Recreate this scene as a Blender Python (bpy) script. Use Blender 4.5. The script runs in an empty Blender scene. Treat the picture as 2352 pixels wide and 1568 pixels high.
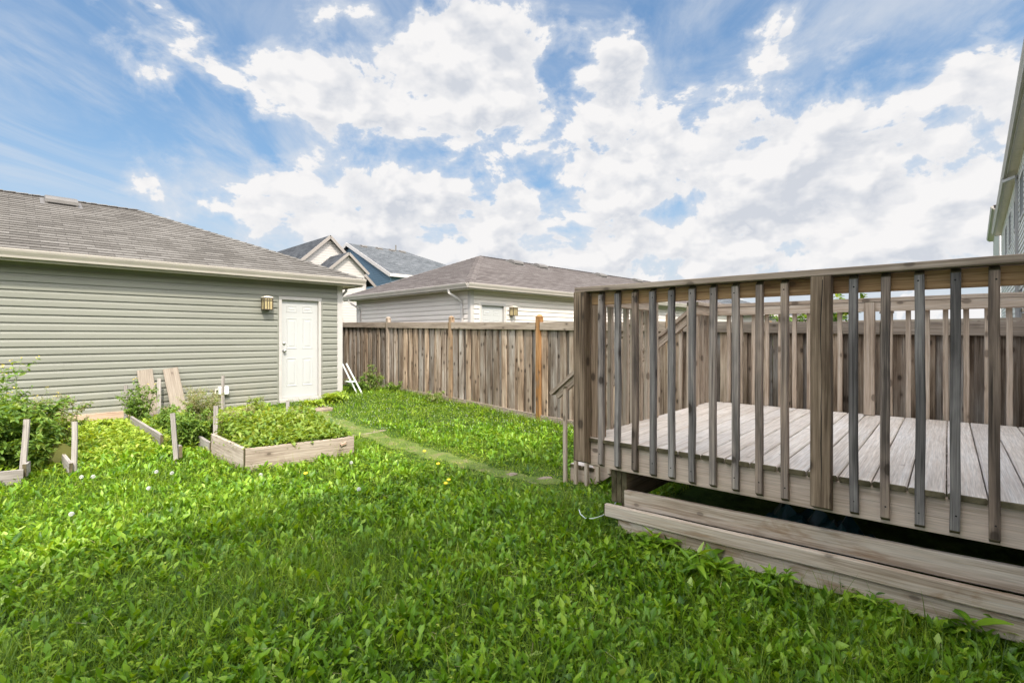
import bpy, math, random
import numpy as np
from mathutils import Vector, Matrix
R = math.radians
random.seed(7); rng = np.random.default_rng(7)
sc = bpy.context.scene
col = sc.collection
CAMZ = 1.40; F = 1154.0; HZ = 772.0            # focal and horizon measured in the photograph

# ---------------------------------------------------------------- camera
cam = bpy.data.objects.new('camera', bpy.data.cameras.new('camera')); col.objects.link(cam)
cam.location = (0, 0, CAMZ); cam.rotation_euler = (R(90), 0, 0)
cam.data.sensor_width = 36; cam.data.lens = F/2352*36
cam.data.shift_y = -12/2352
cam.data.clip_start = .05; cam.data.clip_end = 3000
sc.camera = cam
sc.view_settings.view_transform = 'Standard'; sc.view_settings.look = 'None'
sc.view_settings.exposure = 0.8; sc.view_settings.gamma = 1
sc.cycles.max_bounces = 8; sc.cycles.diffuse_bounces = 4; sc.cycles.transparent_max_bounces = 8
sc.cycles.use_denoising = True

# ---------------------------------------------------------------- sun and sky
SUN_AZ = R(157); SUN_EL = R(47)
sdir = Vector((math.sin(SUN_AZ)*math.cos(SUN_EL), math.cos(SUN_AZ)*math.cos(SUN_EL), math.sin(SUN_EL)))
sun = bpy.data.objects.new('sun', bpy.data.lights.new('sun', 'SUN')); col.objects.link(sun)
sun.data.energy = 2.9; sun.data.angle = R(1.6); sun.data.color = (1, .94, .82)
sun.rotation_euler = sdir.to_track_quat('Z', 'Y').to_euler()

class NT:
    """tiny helper for building node trees"""
    def __init__(s, nt): s.nt = nt; s.n = nt.nodes; s.l = nt.links; s.n.clear()
    def node(s, t, **kw):
        nd = s.n.new(t)
        for k, v in kw.items():
            if k.startswith('i_'):
                s.set(nd.inputs[k[2:].replace('_', ' ')], v)
            else: setattr(nd, k, v)
        return nd
    def set(s, inp, v):
        if hasattr(v, 'links') or hasattr(v, 'is_linked'): s.l.new(v, inp)
        elif isinstance(v, bpy.types.Node): s.l.new(v.outputs[0], inp)
        else:
            if isinstance(v, (tuple, list)) and len(v) == 3 and inp.type == 'RGBA': v = (*v, 1)
            inp.default_value = v
    def math(s, op, a, b=None, c=None, clamp=False):
        nd = s.n.new('ShaderNodeMath'); nd.operation = op; nd.use_clamp = clamp
        for i, v in enumerate((a, b, c)):
            if v is not None: s.set(nd.inputs[i], v)
        return nd.outputs[0]
    def vmath(s, op, a, b=None):
        nd = s.n.new('ShaderNodeVectorMath'); nd.operation = op
        s.set(nd.inputs[0], a)
        if b is not None: s.set(nd.inputs[1], b)
        return nd.outputs['Value'] if op in ('LENGTH', 'DOT_PRODUCT', 'DISTANCE') else nd.outputs[0]
    def noise(s, v, scale=1, detail=5, rough=.55, dist=0):
        nd = s.n.new('ShaderNodeTexNoise'); s.set(nd.inputs['Vector'], v)
        nd.inputs['Scale'].default_value = scale; nd.inputs['Detail'].default_value = detail
        nd.inputs['Roughness'].default_value = rough; nd.inputs['Distortion'].default_value = dist
        return nd.outputs['Fac']
    def mapr(s, v, a, b, c=0., d=1., smooth=False):
        nd = s.n.new('ShaderNodeMapRange'); s.set(nd.inputs['Value'], v)
        if smooth: nd.interpolation_type = 'SMOOTHSTEP'
        for k, x in zip(('From Min', 'From Max', 'To Min', 'To Max'), (a, b, c, d)): s.set(nd.inputs[k], x)
        return nd.outputs[0]
    def ramp(s, fac, stops):
        nd = s.n.new('ShaderNodeValToRGB'); s.set(nd.inputs[0], fac); e = nd.color_ramp.elements
        while len(e) < len(stops): e.new(.5)
        for el, (p, c) in zip(e, stops): el.position = p; el.color = (*c, 1)
        return nd.outputs[0]
    def mix(s, f, a, b, mode='MIX'):
        nd = s.n.new('ShaderNodeMix'); nd.data_type = 'RGBA'; nd.blend_type = mode
        s.set(nd.inputs[0], f); s.set(nd.inputs[6], a); s.set(nd.inputs[7], b)
        return nd.outputs[2]
    def scale(s, v, sc_):
        return s.vmath('MULTIPLY', v, sc_)

world = bpy.data.worlds.new('World'); sc.world = world; world.use_nodes = True
def build_world():
    t = NT(world.node_tree)
    out = t.node('ShaderNodeOutputWorld')
    tc = t.node('ShaderNodeTexCoord'); D = t.vmath('NORMALIZE', tc.outputs['Generated'])
    sky = t.node('ShaderNodeTexSky', sky_type='NISHITA', sun_disc=False, sun_elevation=SUN_EL, sun_rotation=SUN_AZ)
    sky.dust_density = .6; sky.ozone_density = 2.2; sky.air_density = 1.0
    sep = t.node('ShaderNodeSeparateXYZ'); t.l.new(D, sep.inputs[0]); z = sep.outputs[2]
    # clouds live on a flat layer high above the yard: project the direction onto it
    zz = t.math('MAXIMUM', t.math('ADD', z, .13), .02)
    P = t.vmath('DIVIDE', D, t.node('ShaderNodeCombineXYZ', i_X=zz, i_Y=zz, i_Z=zz).outputs[0])
    P = t.vmath('MULTIPLY', P, (1, 1, 0))
    # banks: elliptic gatherings of cumulus in fixed compass directions (x, z over y, radius x, z, amount)
    blobs = BLOBS
    acc = None
    warp = t.node('ShaderNodeTexNoise', i_Scale=3.2, i_Detail=4.); t.l.new(D, warp.inputs['Vector'])
    W = t.vmath('ADD', D, t.vmath('MULTIPLY', t.vmath('SUBTRACT', warp.outputs['Color'], (.5, .5, .5)), (.22, .22, .16)))
    for (px, py, rx, rz, amt) in blobs:
        c = Vector(((px-1176)/F, 1, (HZ-py)/F)); L = c.length; c.normalize()
        dd = t.vmath('MULTIPLY', t.vmath('SUBTRACT', W, tuple(c)), (F*L/rx*1.0, F*L/rx*.8, F*L/rz))
        v = t.mapr(t.vmath('LENGTH', dd), 1.35, .15, 0, amt, smooth=True)
        acc = v if acc is None else t.math('ADD', acc, v)
    # elsewhere (behind the viewer) scattered cloud
    front = t.mapr(sep.outputs[1], -.1, .25)
    gen = t.mapr(t.noise(P, 1.3, 3), .45, .62, -.1, .5)
    bias = t.math('ADD', t.math('MULTIPLY', gen, t.math('SUBTRACT', 1., front)), t.math('MULTIPLY', acc, front))
    D2 = t.vmath('MULTIPLY', D, (1, 1, 1.5))
    fine = t.noise(D2, 7.5, 9, .58, .25)
    puff = t.noise(D2, 17., 6, .55, .1)
    dens = t.math('ADD', t.math('ADD', t.math('MULTIPLY', fine, 2.6), t.math('MULTIPLY', puff, .75)), t.math('SUBTRACT', bias, BOFF))
    a1 = t.mapr(dens, 1.18, 1.29, smooth=True); av = t.mapr(dens, .86, 1.3, 0, .68, smooth=True)
    # self shading: denser cloud towards the sun darkens the side turned away
    off = t.vmath('ADD', D2, (-.012, 0, .036))
    f1 = t.noise(D2, 7.5, 4, .5, .25); p1 = t.noise(D2, 17., 3, .5, .1); f2 = t.noise(off, 7.5, 4, .5, .25); p2 = t.noise(off, 17., 3, .5, .1)
    dif = t.math('ADD', t.math('SUBTRACT', f1, f2), t.math('MULTIPLY', t.math('SUBTRACT', p1, p2), .5))
    lit = t.mapr(dif, -.11, .085)
    
    base = t.mapr(z, .05, .5)
    shade = t.math('MULTIPLY', t.math('SUBTRACT', 1., lit), t.mapr(dens, 1.22, 1.5, .25, 1.))
    ccol = t.mix(shade, (.44, .435, .435), (.305, .32, .35))
    # thin high streaks of cirrus
    rot = t.node('ShaderNodeMapping'); t.l.new(P, rot.inputs[0])
    rot.inputs['Rotation'].default_value = (0, 0, R(-28)); rot.inputs['Scale'].default_value = (1.5, .7, 1)
    cir = t.noise(rot.outputs[0], 1.15, 9, .62, 1.1)
    veil = t.noise(P, .55, 4, .5)
    a2 = t.math('MULTIPLY', t.mapr(cir, .36, .74, smooth=True), t.mapr(veil, .34, .62, .45, .95))
    # pale band close to the horizon
    hz = t.mapr(z, .30, .04, 0, .85, smooth=True)
    bl = t.mix(.75, t.vmath('MULTIPLY', sky.outputs[0], SKYMUL), t.ramp(z, [(0, (.27, .34, .39)), (.2, (.145, .24, .36)), (.40, (.088, .175, .312)), (.6, (.062, .135, .265))]))
    c0 = t.mix(hz, bl, (.29, .325, .36))
    c1 = t.mix(a2, c0, (.335, .355, .385))
    c1 = t.mix(av, c1, (.355, .372, .40))
    c2 = t.mix(a1, c1, ccol)
    # sky boosted and whitened round the sun, high behind the viewer, to fill the shade
    sky_fill = t.mapr(t.vmath('DOT_PRODUCT', D, tuple(sdir)), .15, .95, 1., SKY_FILL, smooth=True)
    gm = t.mapr(t.vmath('DOT_PRODUCT', D, tuple(sdir)), .15, .8, 0., .75, smooth=True)
    c2 = t.mix(gm, c2, (.40, .385, .36))
    c2 = t.vmath('MULTIPLY', c2, (1.22, 1.22, 1.22))
    bg = t.node('ShaderNodeBackground'); t.l.new(c2, bg.inputs[0]); t.l.new(sky_fill, bg.inputs[1])
    t.l.new(bg.outputs[0], out.inputs[0])
BLOBS = [ (1160, 40, 170, 120, .36), (1080, 150, 200, 110, .36), (760, 160, 230, 120, .44), (900, 210, 190, 110, .36), (1200, 230, 190, 90, .36),
          (1040, 330, 300, 70, .32), (1440, 150, 80, 110, .42), (1420, 290, 170, 120, .40), (1680, 320, 330, 120, .42), (1740, 90, 150, 90, .38),
          (2130, 270, 330, 190, .40), (1900, 410, 400, 90, .38), (680, 410, 300, 90, .36), (900, 470, 380, 80, .38), (1300, 440, 320, 80, .36),
          (1500, 540, 700, 80, .34), (900, 545, 400, 70, .28), (520, 90, 160, 70, .16), (1950, 500, 400, 80, .30), (2260, 130, 190, 90, .30), (1250, 340, 900, 260, .06), (1550, 600, 800, 80, .42), (1750, 660, 900, 60, .34), (900, 610, 420, 60, .30), (2150, 560, 300, 90, .16), (1440, 110, 60, 60, .2), (960, 60, 200, 70, .18),
          (320, 400, 160, 60, .10), (140, 180, 330, 190, -.30), (160, 430, 190, 90, -.12), (620, 300, 120, 40, -.16), (1570, 60, 90, 70, -.30), (1290, 110, 50, 110, -.22),
          (2060, 90, 170, 70, -.22), (1160, 400, 70, 26, -.15) ]
BOFF = .87
SKYMUL = (.095, .098, .092)
SKY_FILL = 6.6
build_world()

# ---------------------------------------------------------------- objects and meshes
def tag(o, label=None, cat=None, group=None, kind=None):
    if label: o['label'] = label
    if cat: o['category'] = cat
    if group: o['group'] = group
    if kind: o['kind'] = kind
    return o
def empty(name, loc=(0, 0, 0), rz=0, label=None, cat=None, group=None):
    o = bpy.data.objects.new(name, None); col.objects.link(o); o.empty_display_size = .2
    o.location = loc; o.rotation_euler = (0, 0, rz)
    return tag(o, label, cat, group)
def V(*a): return Vector(a if len(a) > 1 else a[0])

class MB:
    def __init__(s): s.v = []; s.f = []; s.wc = []; s.r = []
    def add(s, vs, fs, wc=None, r=None):
        b = len(s.v); r = random.random() if r is None else r
        s.v += [tuple(p) for p in vs]; s.f += [tuple(b+i for i in f) for f in fs]
        s.wc += [tuple(p) for p in (wc or vs)]; s.r += [r]*len(vs)
    def board(s, a, b, w, t, side, ch=.003, seg=3, jit=.0012, r=None, bow=0.):
        """a squared timber from a to b; w across `side`, t across the other way"""
        a = V(a); b = V(b); ax = b-a; L = ax.length; ax.normalize(); side = V(side)
        side = (side-ax*side.dot(ax)).normalized(); nn = ax.cross(side)
        hw, ht = w/2, t/2; c = min(ch, hw*.8, ht*.8)
        prof = [(-hw+c, -ht), (hw-c, -ht), (hw, -ht+c), (hw, ht-c), (hw-c, ht), (-hw+c, ht), (-hw, ht-c), (-hw, -ht+c)]
        o = (random.uniform(0, 50), random.uniform(0, 9), random.uniform(0, 9))
        ts = [0, c/L]+[(i+1)/(seg) for i in range(seg-1)]+[1-c/L, 1]
        vs = []; wc = []
        for i, tt in enumerate(ts):
            k = 1 if 0 < i < len(ts)-1 else max(0., 1-.45*c/min(hw, ht))
            js = random.uniform(-jit, jit)+bow*math.sin(math.pi*tt); jn = random.uniform(-jit, jit)
            p = a+ax*(L*tt)
            for (x, y) in prof:
                vs.append(p+side*(x*k+js)+nn*(y*k+jn)); wc.append((o[0]+L*tt, o[1]+x, o[2]+y))
        fs = []
        for i in range(1, len(ts)-2):
            for j in range(8):
                j2 = (j+1) % 8; fs.append((i*8+j, i*8+j2, i*8+8+j2, i*8+8+j))
        n = len(vs); s.add(vs, fs, wc, r)
        ring = [(j, (j+1) % 8, 8+(j+1) % 8, 8+j) for j in range(8)]
        s.add(vs[:16], ring+[tuple(range(7, -1, -1))], wc[:16], -1.)
        s.add(vs[-16:], ring+[tuple(range(8, 16))], wc[-16:], -1.)
    def box(s, lo, hi, r=None, ch=0.):
        (x0, y0, z0), (x1, y1, z1) = lo, hi
        vs = [(x, y, z) for z in (z0, z1) for y in (y0, y1) for x in (x0, x1)]
        s.add(vs, [(0, 2, 3, 1), (4, 5, 7, 6), (0, 1, 5, 4), (2, 6, 7, 3), (0, 4, 6, 2), (1, 3, 7, 5)], r=r)
    def prism(s, poly, d, r=None):
        """flat polygon (list of 3d points) pushed along vector d"""
        n = len(poly); d = V(d)
        vs = [V(p) for p in poly]+[V(p)+d for p in poly]
        fs = [tuple(range(n-1, -1, -1)), tuple(range(n, 2*n))]+[(i, (i+1) % n, n+(i+1) % n, n+i) for i in range(n)]
        s.add(vs, fs, r=r)
    def tube(s, pts, rad, n=8, r=None, caps=True):
        pts = [V(p) for p in pts]; m = len(pts); vs = []; rad = rad if isinstance(rad, (list, tuple)) else [rad]*m
        up = V(0, 0, 1)
        for i, p in enumerate(pts):
            d = (pts[min(i+1, m-1)]-pts[max(i-1, 0)]).normalized()
            u = d.cross(up if abs(d.z) < .9 else V(0, 1, 0)).normalized(); w = d.cross(u)
            for j in range(n):
                an = 2*math.pi*(j+.5)/n; vs.append(p+(u*math.cos(an)+w*math.sin(an))*rad[i])
        fs = [(i*n+j, i*n+(j+1) % n, (i+1)*n+(j+1) % n, (i+1)*n+j) for i in range(m-1) for j in range(n)]
        if caps: fs += [tuple(range(n-1, -1, -1)), tuple((m-1)*n+j for j in range(n))]
        s.add(vs, fs, r=r)
    def lathe(s, c, ax, prof, n=16, r=None):
        """prof: (distance along axis, radius)"""
        c = V(c); ax = V(ax).normalized(); u = ax.orthogonal().normalized(); w = ax.cross(u); vs = []
        for (h, rad) in prof:
            for j in range(n):
                an = 2*math.pi*j/n; vs.append(c+ax*h+(u*math.cos(an)+w*math.sin(an))*rad)
        m = len(prof)
        fs = [(i*n+j, i*n+(j+1) % n, (i+1)*n+(j+1) % n, (i+1)*n+j) for i in range(m-1) for j in range(n)]
        fs += [tuple(range(n-1, -1, -1)), tuple((m-1)*n+j for j in range(n))]
        s.add(vs, fs, r=r)
    def build(s, name, mat, parent=None, smooth=False):
        me = bpy.data.meshes.new(name); me.from_pydata(s.v, [], s.f); me.materials.append(mat)
        a = me.attributes.new('wc', 'FLOAT_VECTOR', 'POINT'); a.data.foreach_set('vector', np.array(s.wc, 'f').ravel())
        a = me.attributes.new('rnd', 'FLOAT', 'POINT'); a.data.foreach_set('value', np.array(s.r, 'f'))
        if smooth: me.polygons.foreach_set('use_smooth', [True]*len(me.polygons))
        me.update(); o = bpy.data.objects.new(name, me); col.objects.link(o)
        if parent: o.parent = parent
        return o

# ---------------------------------------------------------------- materials
def mat(name):
    m = bpy.data.materials.new(name); m.use_nodes = True; t = NT(m.node_tree)
    out = t.node('ShaderNodeOutputMaterial'); b = t.node('ShaderNodeBsdfPrincipled'); t.l.new(b.outputs[0], out.inputs[0])
    return m, t, b, out
def bump(t, b, h, dist=.002, strength=1.):
    n = t.node('ShaderNodeBump'); n.inputs['Distance'].default_value = dist; n.inputs['Strength'].default_value = strength
    t.l.new(h, n.inputs['Height']); t.l.new(n.outputs[0], b.inputs['Normal'])
def wood(name, c0, c1, c2, tint=None, var=.35, knots=1., gs=1., crack=.5, stain=None, kr=.13, bla=.5):
    """weathered timber: grain along the board (attribute wc), every board its own shade (attribute rnd)"""
    m, t, b, out = mat(name)
    wc = t.node('ShaderNodeAttribute', attribute_name='wc').outputs['Vector']
    rn = t.node('ShaderNodeAttribute', attribute_name='rnd').outputs['Fac']
    g = t.noise(t.scale(wc, (1.6*gs, 85*gs, 85*gs)), 1, 5, .6, .35)
    bl = t.noise(t.scale(wc, (1.3, 9, 9)), 1, 4, .55, .4)
    fine = t.noise(t.scale(wc, (7, 190, 190)), 1, 3, .5, 0)
    # knots
    vo = t.node('ShaderNodeTexVoronoi'); vo.inputs['Scale'].default_value = 1
    t.l.new(t.scale(wc, (6.5, 11, 11)), vo.inputs['Vector'])
    sel = t.math('GREATER_THAN', t.node('ShaderNodeSeparateColor', i_Color=vo.outputs['Color']).outputs[0], .62)
    kd = vo.outputs['Distance']; kn = t.math('MULTIPLY', sel, t.mapr(kd, kr+.05, kr-.03, 0, knots, smooth=True))
    halo = t.math('MULTIPLY', sel, t.mapr(kd, .42, .15, 0, .35*knots, smooth=True))
    fac = t.math('ADD', t.math('ADD', t.math('MULTIPLY', t.math('SUBTRACT', g, .5), .85), t.math('ADD', t.math('MULTIPLY', t.math('SUBTRACT', bl, .5), bla), .53)), t.math('MULTIPLY', halo, -.35))
    c = t.ramp(fac, [(.33, c0), (.52, c1), (.72, c2)])
    if tint: c = t.mix(t.mapr(t.math('ADD', rn, t.math('MULTIPLY', t.math('SUBTRACT', bl, .5), .9)), .35, .95), c, t.mix(1., c, tint, 'MULTIPLY'))
    if stain:
        st = t.mapr(t.noise(t.scale(wc, (2.2, 8, 8)), 1, 5, .6, .6), .56, .70, 0, .7, smooth=True)
        c = t.mix(st, c, stain)
    r2 = t.math('FRACT', t.math('MULTIPLY', rn, 17.3))
    val = t.mapr(r2, 0, 1, 1-var, 1+var*.55)
    c = t.mix(1., c, t.node('ShaderNodeCombineColor', i_Red=val, i_Green=val, i_Blue=val).outputs[0], 'MULTIPLY')
    ck = t.mapr(t.noise(t.scale(wc, (1.6, 120, 120)), 1, 2, .4, .3), .70, .76, 0, crack)
    c = t.mix(ck, c, (.025, .02, .017)); c = t.mix(t.math('MULTIPLY', kn, .75), c, (.05, .035, .026))
    fv = t.mapr(fine, .3, .7, .80, 1.14)
    c = t.mix(1., c, t.node('ShaderNodeCombineColor', i_Red=fv, i_Green=fv, i_Blue=fv).outputs[0], 'MULTIPLY')
    eg = t.math('LESS_THAN', rn, -.5)
    c = t.mix(eg, c, t.mix(t.mapr(bl, .35, .65), (.055, .045, .022), (.15, .12, .07)))
    t.l.new(c, b.inputs['Base Color']); b.inputs['Roughness'].default_value = .82
    b.inputs['Specular IOR Level'].default_value = .25
    bump(t, b, t.math('SUBTRACT', t.math('ADD', t.math('MULTIPLY', g, .7), t.math('MULTIPLY', fine, .35)), t.math('ADD', ck, t.math('MULTIPLY', kn, .4))), .0022, .8)
    return m
def plain(name, c, rough=.5, metal=0., nz=.06, ns=6., spec=.4, bmp=0.):
    m, t, b, out = mat(name)
    tc = t.node('ShaderNodeTexCoord').outputs['Object']
    n = t.noise(tc, ns, 6, .6)
    f = t.mapr(n, .3, .7, 1-nz, 1+nz)
    cc = t.mix(1., c, t.node('ShaderNodeCombineColor', i_Red=f, i_Green=f, i_Blue=f).outputs[0], 'MULTIPLY')
    t.l.new(cc, b.inputs['Base Color']); b.inputs['Roughness'].default_value = rough; b.inputs['Metallic'].default_value = metal
    b.inputs['Specular IOR Level'].default_value = spec
    if bmp: bump(t, b, t.noise(tc, ns*8, 4, .6), bmp)
    return m
def vinyl(name, c, dirt=(.3, .27, .2)):
    m, t, b, out = mat(name)
    tc = t.node('ShaderNodeTexCoord').outputs['Object']
    g = t.noise(t.scale(tc, (2, 2, 70)), 1, 3, .5, .4)
    w = t.noise(t.scale(tc, (.5, .5, 1.4)), 1, 4, .6)
    f = t.math('MULTIPLY', t.mapr(g, .3, .7, .965, 1.03), t.mapr(w, .3, .7, .94, 1.05))
    cc = t.mix(1., c, t.node('ShaderNodeCombineColor', i_Red=f, i_Green=f, i_Blue=f).outputs[0], 'MULTIPLY')
    sp = t.node('ShaderNodeSeparateXYZ'); t.l.new(tc, sp.inputs[0])
    dn = t.noise(t.scale(tc, (5, 5, 1.2)), 1, 5, .65)
    df = t.math('MULTIPLY', t.mapr(sp.outputs[2], .75, .05), t.mapr(dn, .42, .75, 0, .55))
    cc = t.mix(df, cc, dirt)
    t.l.new(cc, b.inputs['Base Color']); b.inputs['Roughness'].default_value = .5; b.inputs['Specular IOR Level'].default_value = .3
    bump(t, b, g, .0008, .5)
    return m
def shingle(name, cols, bw=.32, rh=.142):
    m, t, b, out = mat(name)
    wc = t.node('ShaderNodeAttribute', attribute_name='wc').outputs['Vector']
    br = t.node('ShaderNodeTexBrick'); t.l.new(wc, br.inputs['Vector'])
    br.offset = .37; br.inputs['Scale'].default_value = 1; br.inputs['Brick Width'].default_value = bw; br.inputs['Row Height'].default_value = rh
    br.inputs['Mortar Size'].default_value = .004; br.inputs['Mortar Smooth'].default_value = .1; br.inputs['Bias'].default_value = 0
    br.inputs['Color1'].default_value = (0, 0, 0, 1); br.inputs['Color2'].default_value = (1, 1, 1, 1); br.inputs['Mortar'].default_value = (.5, .5, .5, 1)
    bwn = t.node('ShaderNodeRGBToBW'); t.l.new(br.outputs['Color'], bwn.inputs[0])
    big = t.noise(t.scale(wc, (.9, .7, 1)), 1, 3, .5); gr = t.noise(wc, 120, 3, .7); md = t.noise(t.scale(wc, (9, 4, 1)), 1, 4, .6)
    f = t.math('ADD', t.math('MULTIPLY', bwn.outputs[0], .42), t.math('ADD', t.math('MULTIPLY', big, .45), t.math('MULTIPLY', md, .25)))
    c = t.ramp(f, [(.2, cols[0]), (.5, cols[1]), (.85, cols[2])])
    gv = t.mapr(gr, .25, .75, .68, 1.25)
    c = t.mix(1., c, t.node('ShaderNodeCombineColor', i_Red=gv, i_Green=gv, i_Blue=gv).outputs[0], 'MULTIPLY')
    c = t.mix(t.math('MULTIPLY', br.outputs['Fac'], .55), c, (.04, .035, .032))
    t.l.new(c, b.inputs['Base Color']); b.inputs['Roughness'].default_value = .93; b.inputs['Specular IOR Level'].default_value = .15
    bump(t, b, t.math('SUBTRACT', gr, br.outputs['Fac']), .003, .8)
    return m
def leaf(name, stops, trans=.35, rough=.45, spec=.35):
    m = bpy.data.materials.new(name); m.use_nodes = True; t = NT(m.node_tree)
    out = t.node('ShaderNodeOutputMaterial')
    rn = t.node('ShaderNodeAttribute', attribute_name='rnd').outputs['Fac']
    tc = t.node('ShaderNodeTexCoord').outputs['Object']
    f = t.math('ADD', rn, t.math('MULTIPLY', t.math('SUBTRACT', t.noise(tc, 2.2, 4, .6), .5), .8))
    c = t.ramp(f, stops)
    b = t.node('ShaderNodeBsdfPrincipled'); t.l.new(c, b.inputs['Base Color']); b.inputs['Roughness'].default_value = rough
    b.inputs['Specular IOR Level'].default_value = spec
    tr = t.node('ShaderNodeBsdfTranslucent'); t.l.new(t.mix(1., c, (1.75, 1.45, .4), 'MULTIPLY'), tr.inputs[0])
    mx = t.node('ShaderNodeMixShader'); mx.inputs[0].default_value = trans
    t.l.new(b.outputs[0], mx.inputs[1]); t.l.new(tr.outputs[0], mx.inputs[2]); t.l.new(mx.outputs[0], out.inputs[0])
    return m
M = {}
M['deck'] = wood('weathered_deck_boards', (.54, .44, .36), (.67, .575, .49), (.75, .675, .60), tint=(.95, .97, 1.0), var=.10, knots=.35, crack=.25)
M['rim'] = wood('rim_timber', (.43, .32, .245), (.59, .455, .365), (.65, .52, .43), var=.10, knots=.8, crack=.3, kr=.17, bla=.7)
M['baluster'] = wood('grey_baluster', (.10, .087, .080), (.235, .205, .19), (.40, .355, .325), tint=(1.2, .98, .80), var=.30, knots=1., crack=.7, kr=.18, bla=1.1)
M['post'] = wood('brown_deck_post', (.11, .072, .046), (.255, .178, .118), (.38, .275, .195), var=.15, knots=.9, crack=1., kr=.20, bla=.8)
M['cap'] = wood('grey_brown_cap', (.21, .155, .115), (.37, .28, .21), (.47, .37, .295), var=.12, knots=.7, crack=.7, kr=.17, bla=.8)
M['warm'] = wood('sheltered_warm_rail', (.24, .125, .06), (.46, .27, .13), (.58, .38, .22), var=.12, knots=.6, crack=.3)
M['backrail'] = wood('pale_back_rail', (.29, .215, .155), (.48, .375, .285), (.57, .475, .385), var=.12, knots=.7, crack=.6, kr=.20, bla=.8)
M['fence'] = wood('fence_boards', (.13, .085, .055), (.31, .22, .152), (.50, .385, .285), tint=(.80, .93, 1.12), var=.5, knots=1., crack=.8, kr=.20, bla=.9)
M['fencerail'] = wood('fence_rail', (.17, .13, .10), (.31, .245, .19), (.42, .345, .28), var=.2, knots=.8, crack=.5)
M['orangepost'] = wood('orange_post', (.10, .05, .02), (.30, .145, .05), (.44, .26, .13), var=.05, knots=.9, crack=.8, stain=(.20, .14, .10))
M['brownpost'] = wood('brown_post', (.14, .09, .055), (.29, .195, .12), (.37, .27, .185), var=.12, knots=.9, crack=.6, stain=(.17, .15, .13))
M['skirt'] = wood('skirt_timber', (.38, .28, .20), (.60, .48, .375), (.68, .58, .48), var=.10, knots=.6, crack=.4, stain=(.30, .17, .08), bla=.9)
M['bed'] = wood('bed_timber', (.25, .19, .15), (.45, .365, .30), (.58, .50, .43), var=.14, knots=.8, crack=.7, stain=(.28, .22, .18))
M['stake'] = wood('stake_timber', (.19, .165, .15), (.34, .30, .275), (.44, .40, .37), var=.2, knots=.5, crack=.4)
M['newwood'] = wood('pinkish_board', (.30, .19, .14), (.44, .31, .23), (.52, .39, .31), var=.05, knots=.7, crack=.1)
M['plywood'] = wood('leaning_board', (.23, .18, .145), (.32, .265, .215), (.38, .32, .27), var=.1, knots=.5, crack=.1)
M['siding'] = vinyl('sage_siding', (.212, .209, .177))
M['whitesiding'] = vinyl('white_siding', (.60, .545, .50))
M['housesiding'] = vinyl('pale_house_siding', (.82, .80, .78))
M['trim'] = plain('white_trim', (.43, .40, .38), .45, nz=.05)
M['gutter'] = plain('cream_gutter', (.42, .375, .335), .38, nz=.08, ns=3)
M['soffit'] = plain('cream_soffit', (.72, .62, .56), .55)
M['door'] = plain('white_door_paint', (.425, .42, .412), .35, nz=.015)
M['metal'] = plain('brushed_nickel', (.55, .54, .52), .28, metal=1., nz=.05)
M['lampmetal'] = plain('bronze_lamp_frame', (.08, .06, .04), .45, metal=.3)
M['lampcap'] = plain('pale_lamp_cap', (.55, .50, .42), .45)
M['amber'] = plain('amber_lamp_glass', (.40, .32, .17), .25, nz=.12, ns=14, spec=.5)
M['concrete'] = plain('parged_concrete', (.36, .32, .28), .9, nz=.2, ns=5, spec=.15, bmp=.002)
M['paver'] = plain('sandy_concrete', (.25, .195, .15), .9, nz=.45, ns=7, spec=.15, bmp=.003)
M['dark'] = plain('dark_void', (.02, .018, .016), .9)
M['plastic'] = plain('white_plastic', (.75, .76, .76), .4)
M['glass'] = plain('window_glass', (.10, .13, .17), .08, nz=.1, ns=1, spec=.8)
M['vent'] = plain('roof_vent_metal', (.13, .118, .108), .5, nz=.1)
M['string'] = plain('white_string', (.7, .75, .7), .6)
M['tarp'] = plain('teal_tarp', (.015, .07, .08), .35, nz=.3, ns=12)
M['shingle'] = shingle('brown_shingles', ((.078, .070, .062), (.125, .113, .101), (.178, .163, .148)))
M['shingle2'] = shingle('mauve_shingles', ((.085, .070, .065), (.132, .112, .105), (.178, .156, .147)))
M['shingle_dark'] = shingle('charcoal_shingles', ((.03, .032, .036), (.055, .058, .066), (.09, .093, .10)))
M['shingle_grey'] = shingle('grey_shingles', ((.06, .065, .072), (.10, .107, .115), (.16, .165, .175)))
def lined(name, c, pitch=.115):
    m, t, b, out = mat(name)
    tc = t.node('ShaderNodeTexCoord').outputs['Object']; sp = t.node('ShaderNodeSeparateXYZ'); t.l.new(tc, sp.inputs[0])
    fr = t.math('FRACT', t.math('DIVIDE', sp.outputs[2], pitch))
    ln = t.mapr(fr, 0, .16, .62, 1.)
    c2 = t.mix(1., c, t.node('ShaderNodeCombineColor', i_Red=ln, i_Green=ln, i_Blue=ln).outputs[0], 'MULTIPLY')
    t.l.new(c2, b.inputs['Base Color']); b.inputs['Roughness'].default_value = .6
    bump(t, b, t.math('SUBTRACT', 1., fr), .01, 1.)
    return m
M['creamlap'] = lined('cream_lap_siding', (.37, .335, .31), .17)
M['bluelap'] = lined('blue_lap_siding', (.115, .185, .245), .17)
M['greytrim'] = plain('taupe_fascia', (.22, .19, .17), .5)

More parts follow.
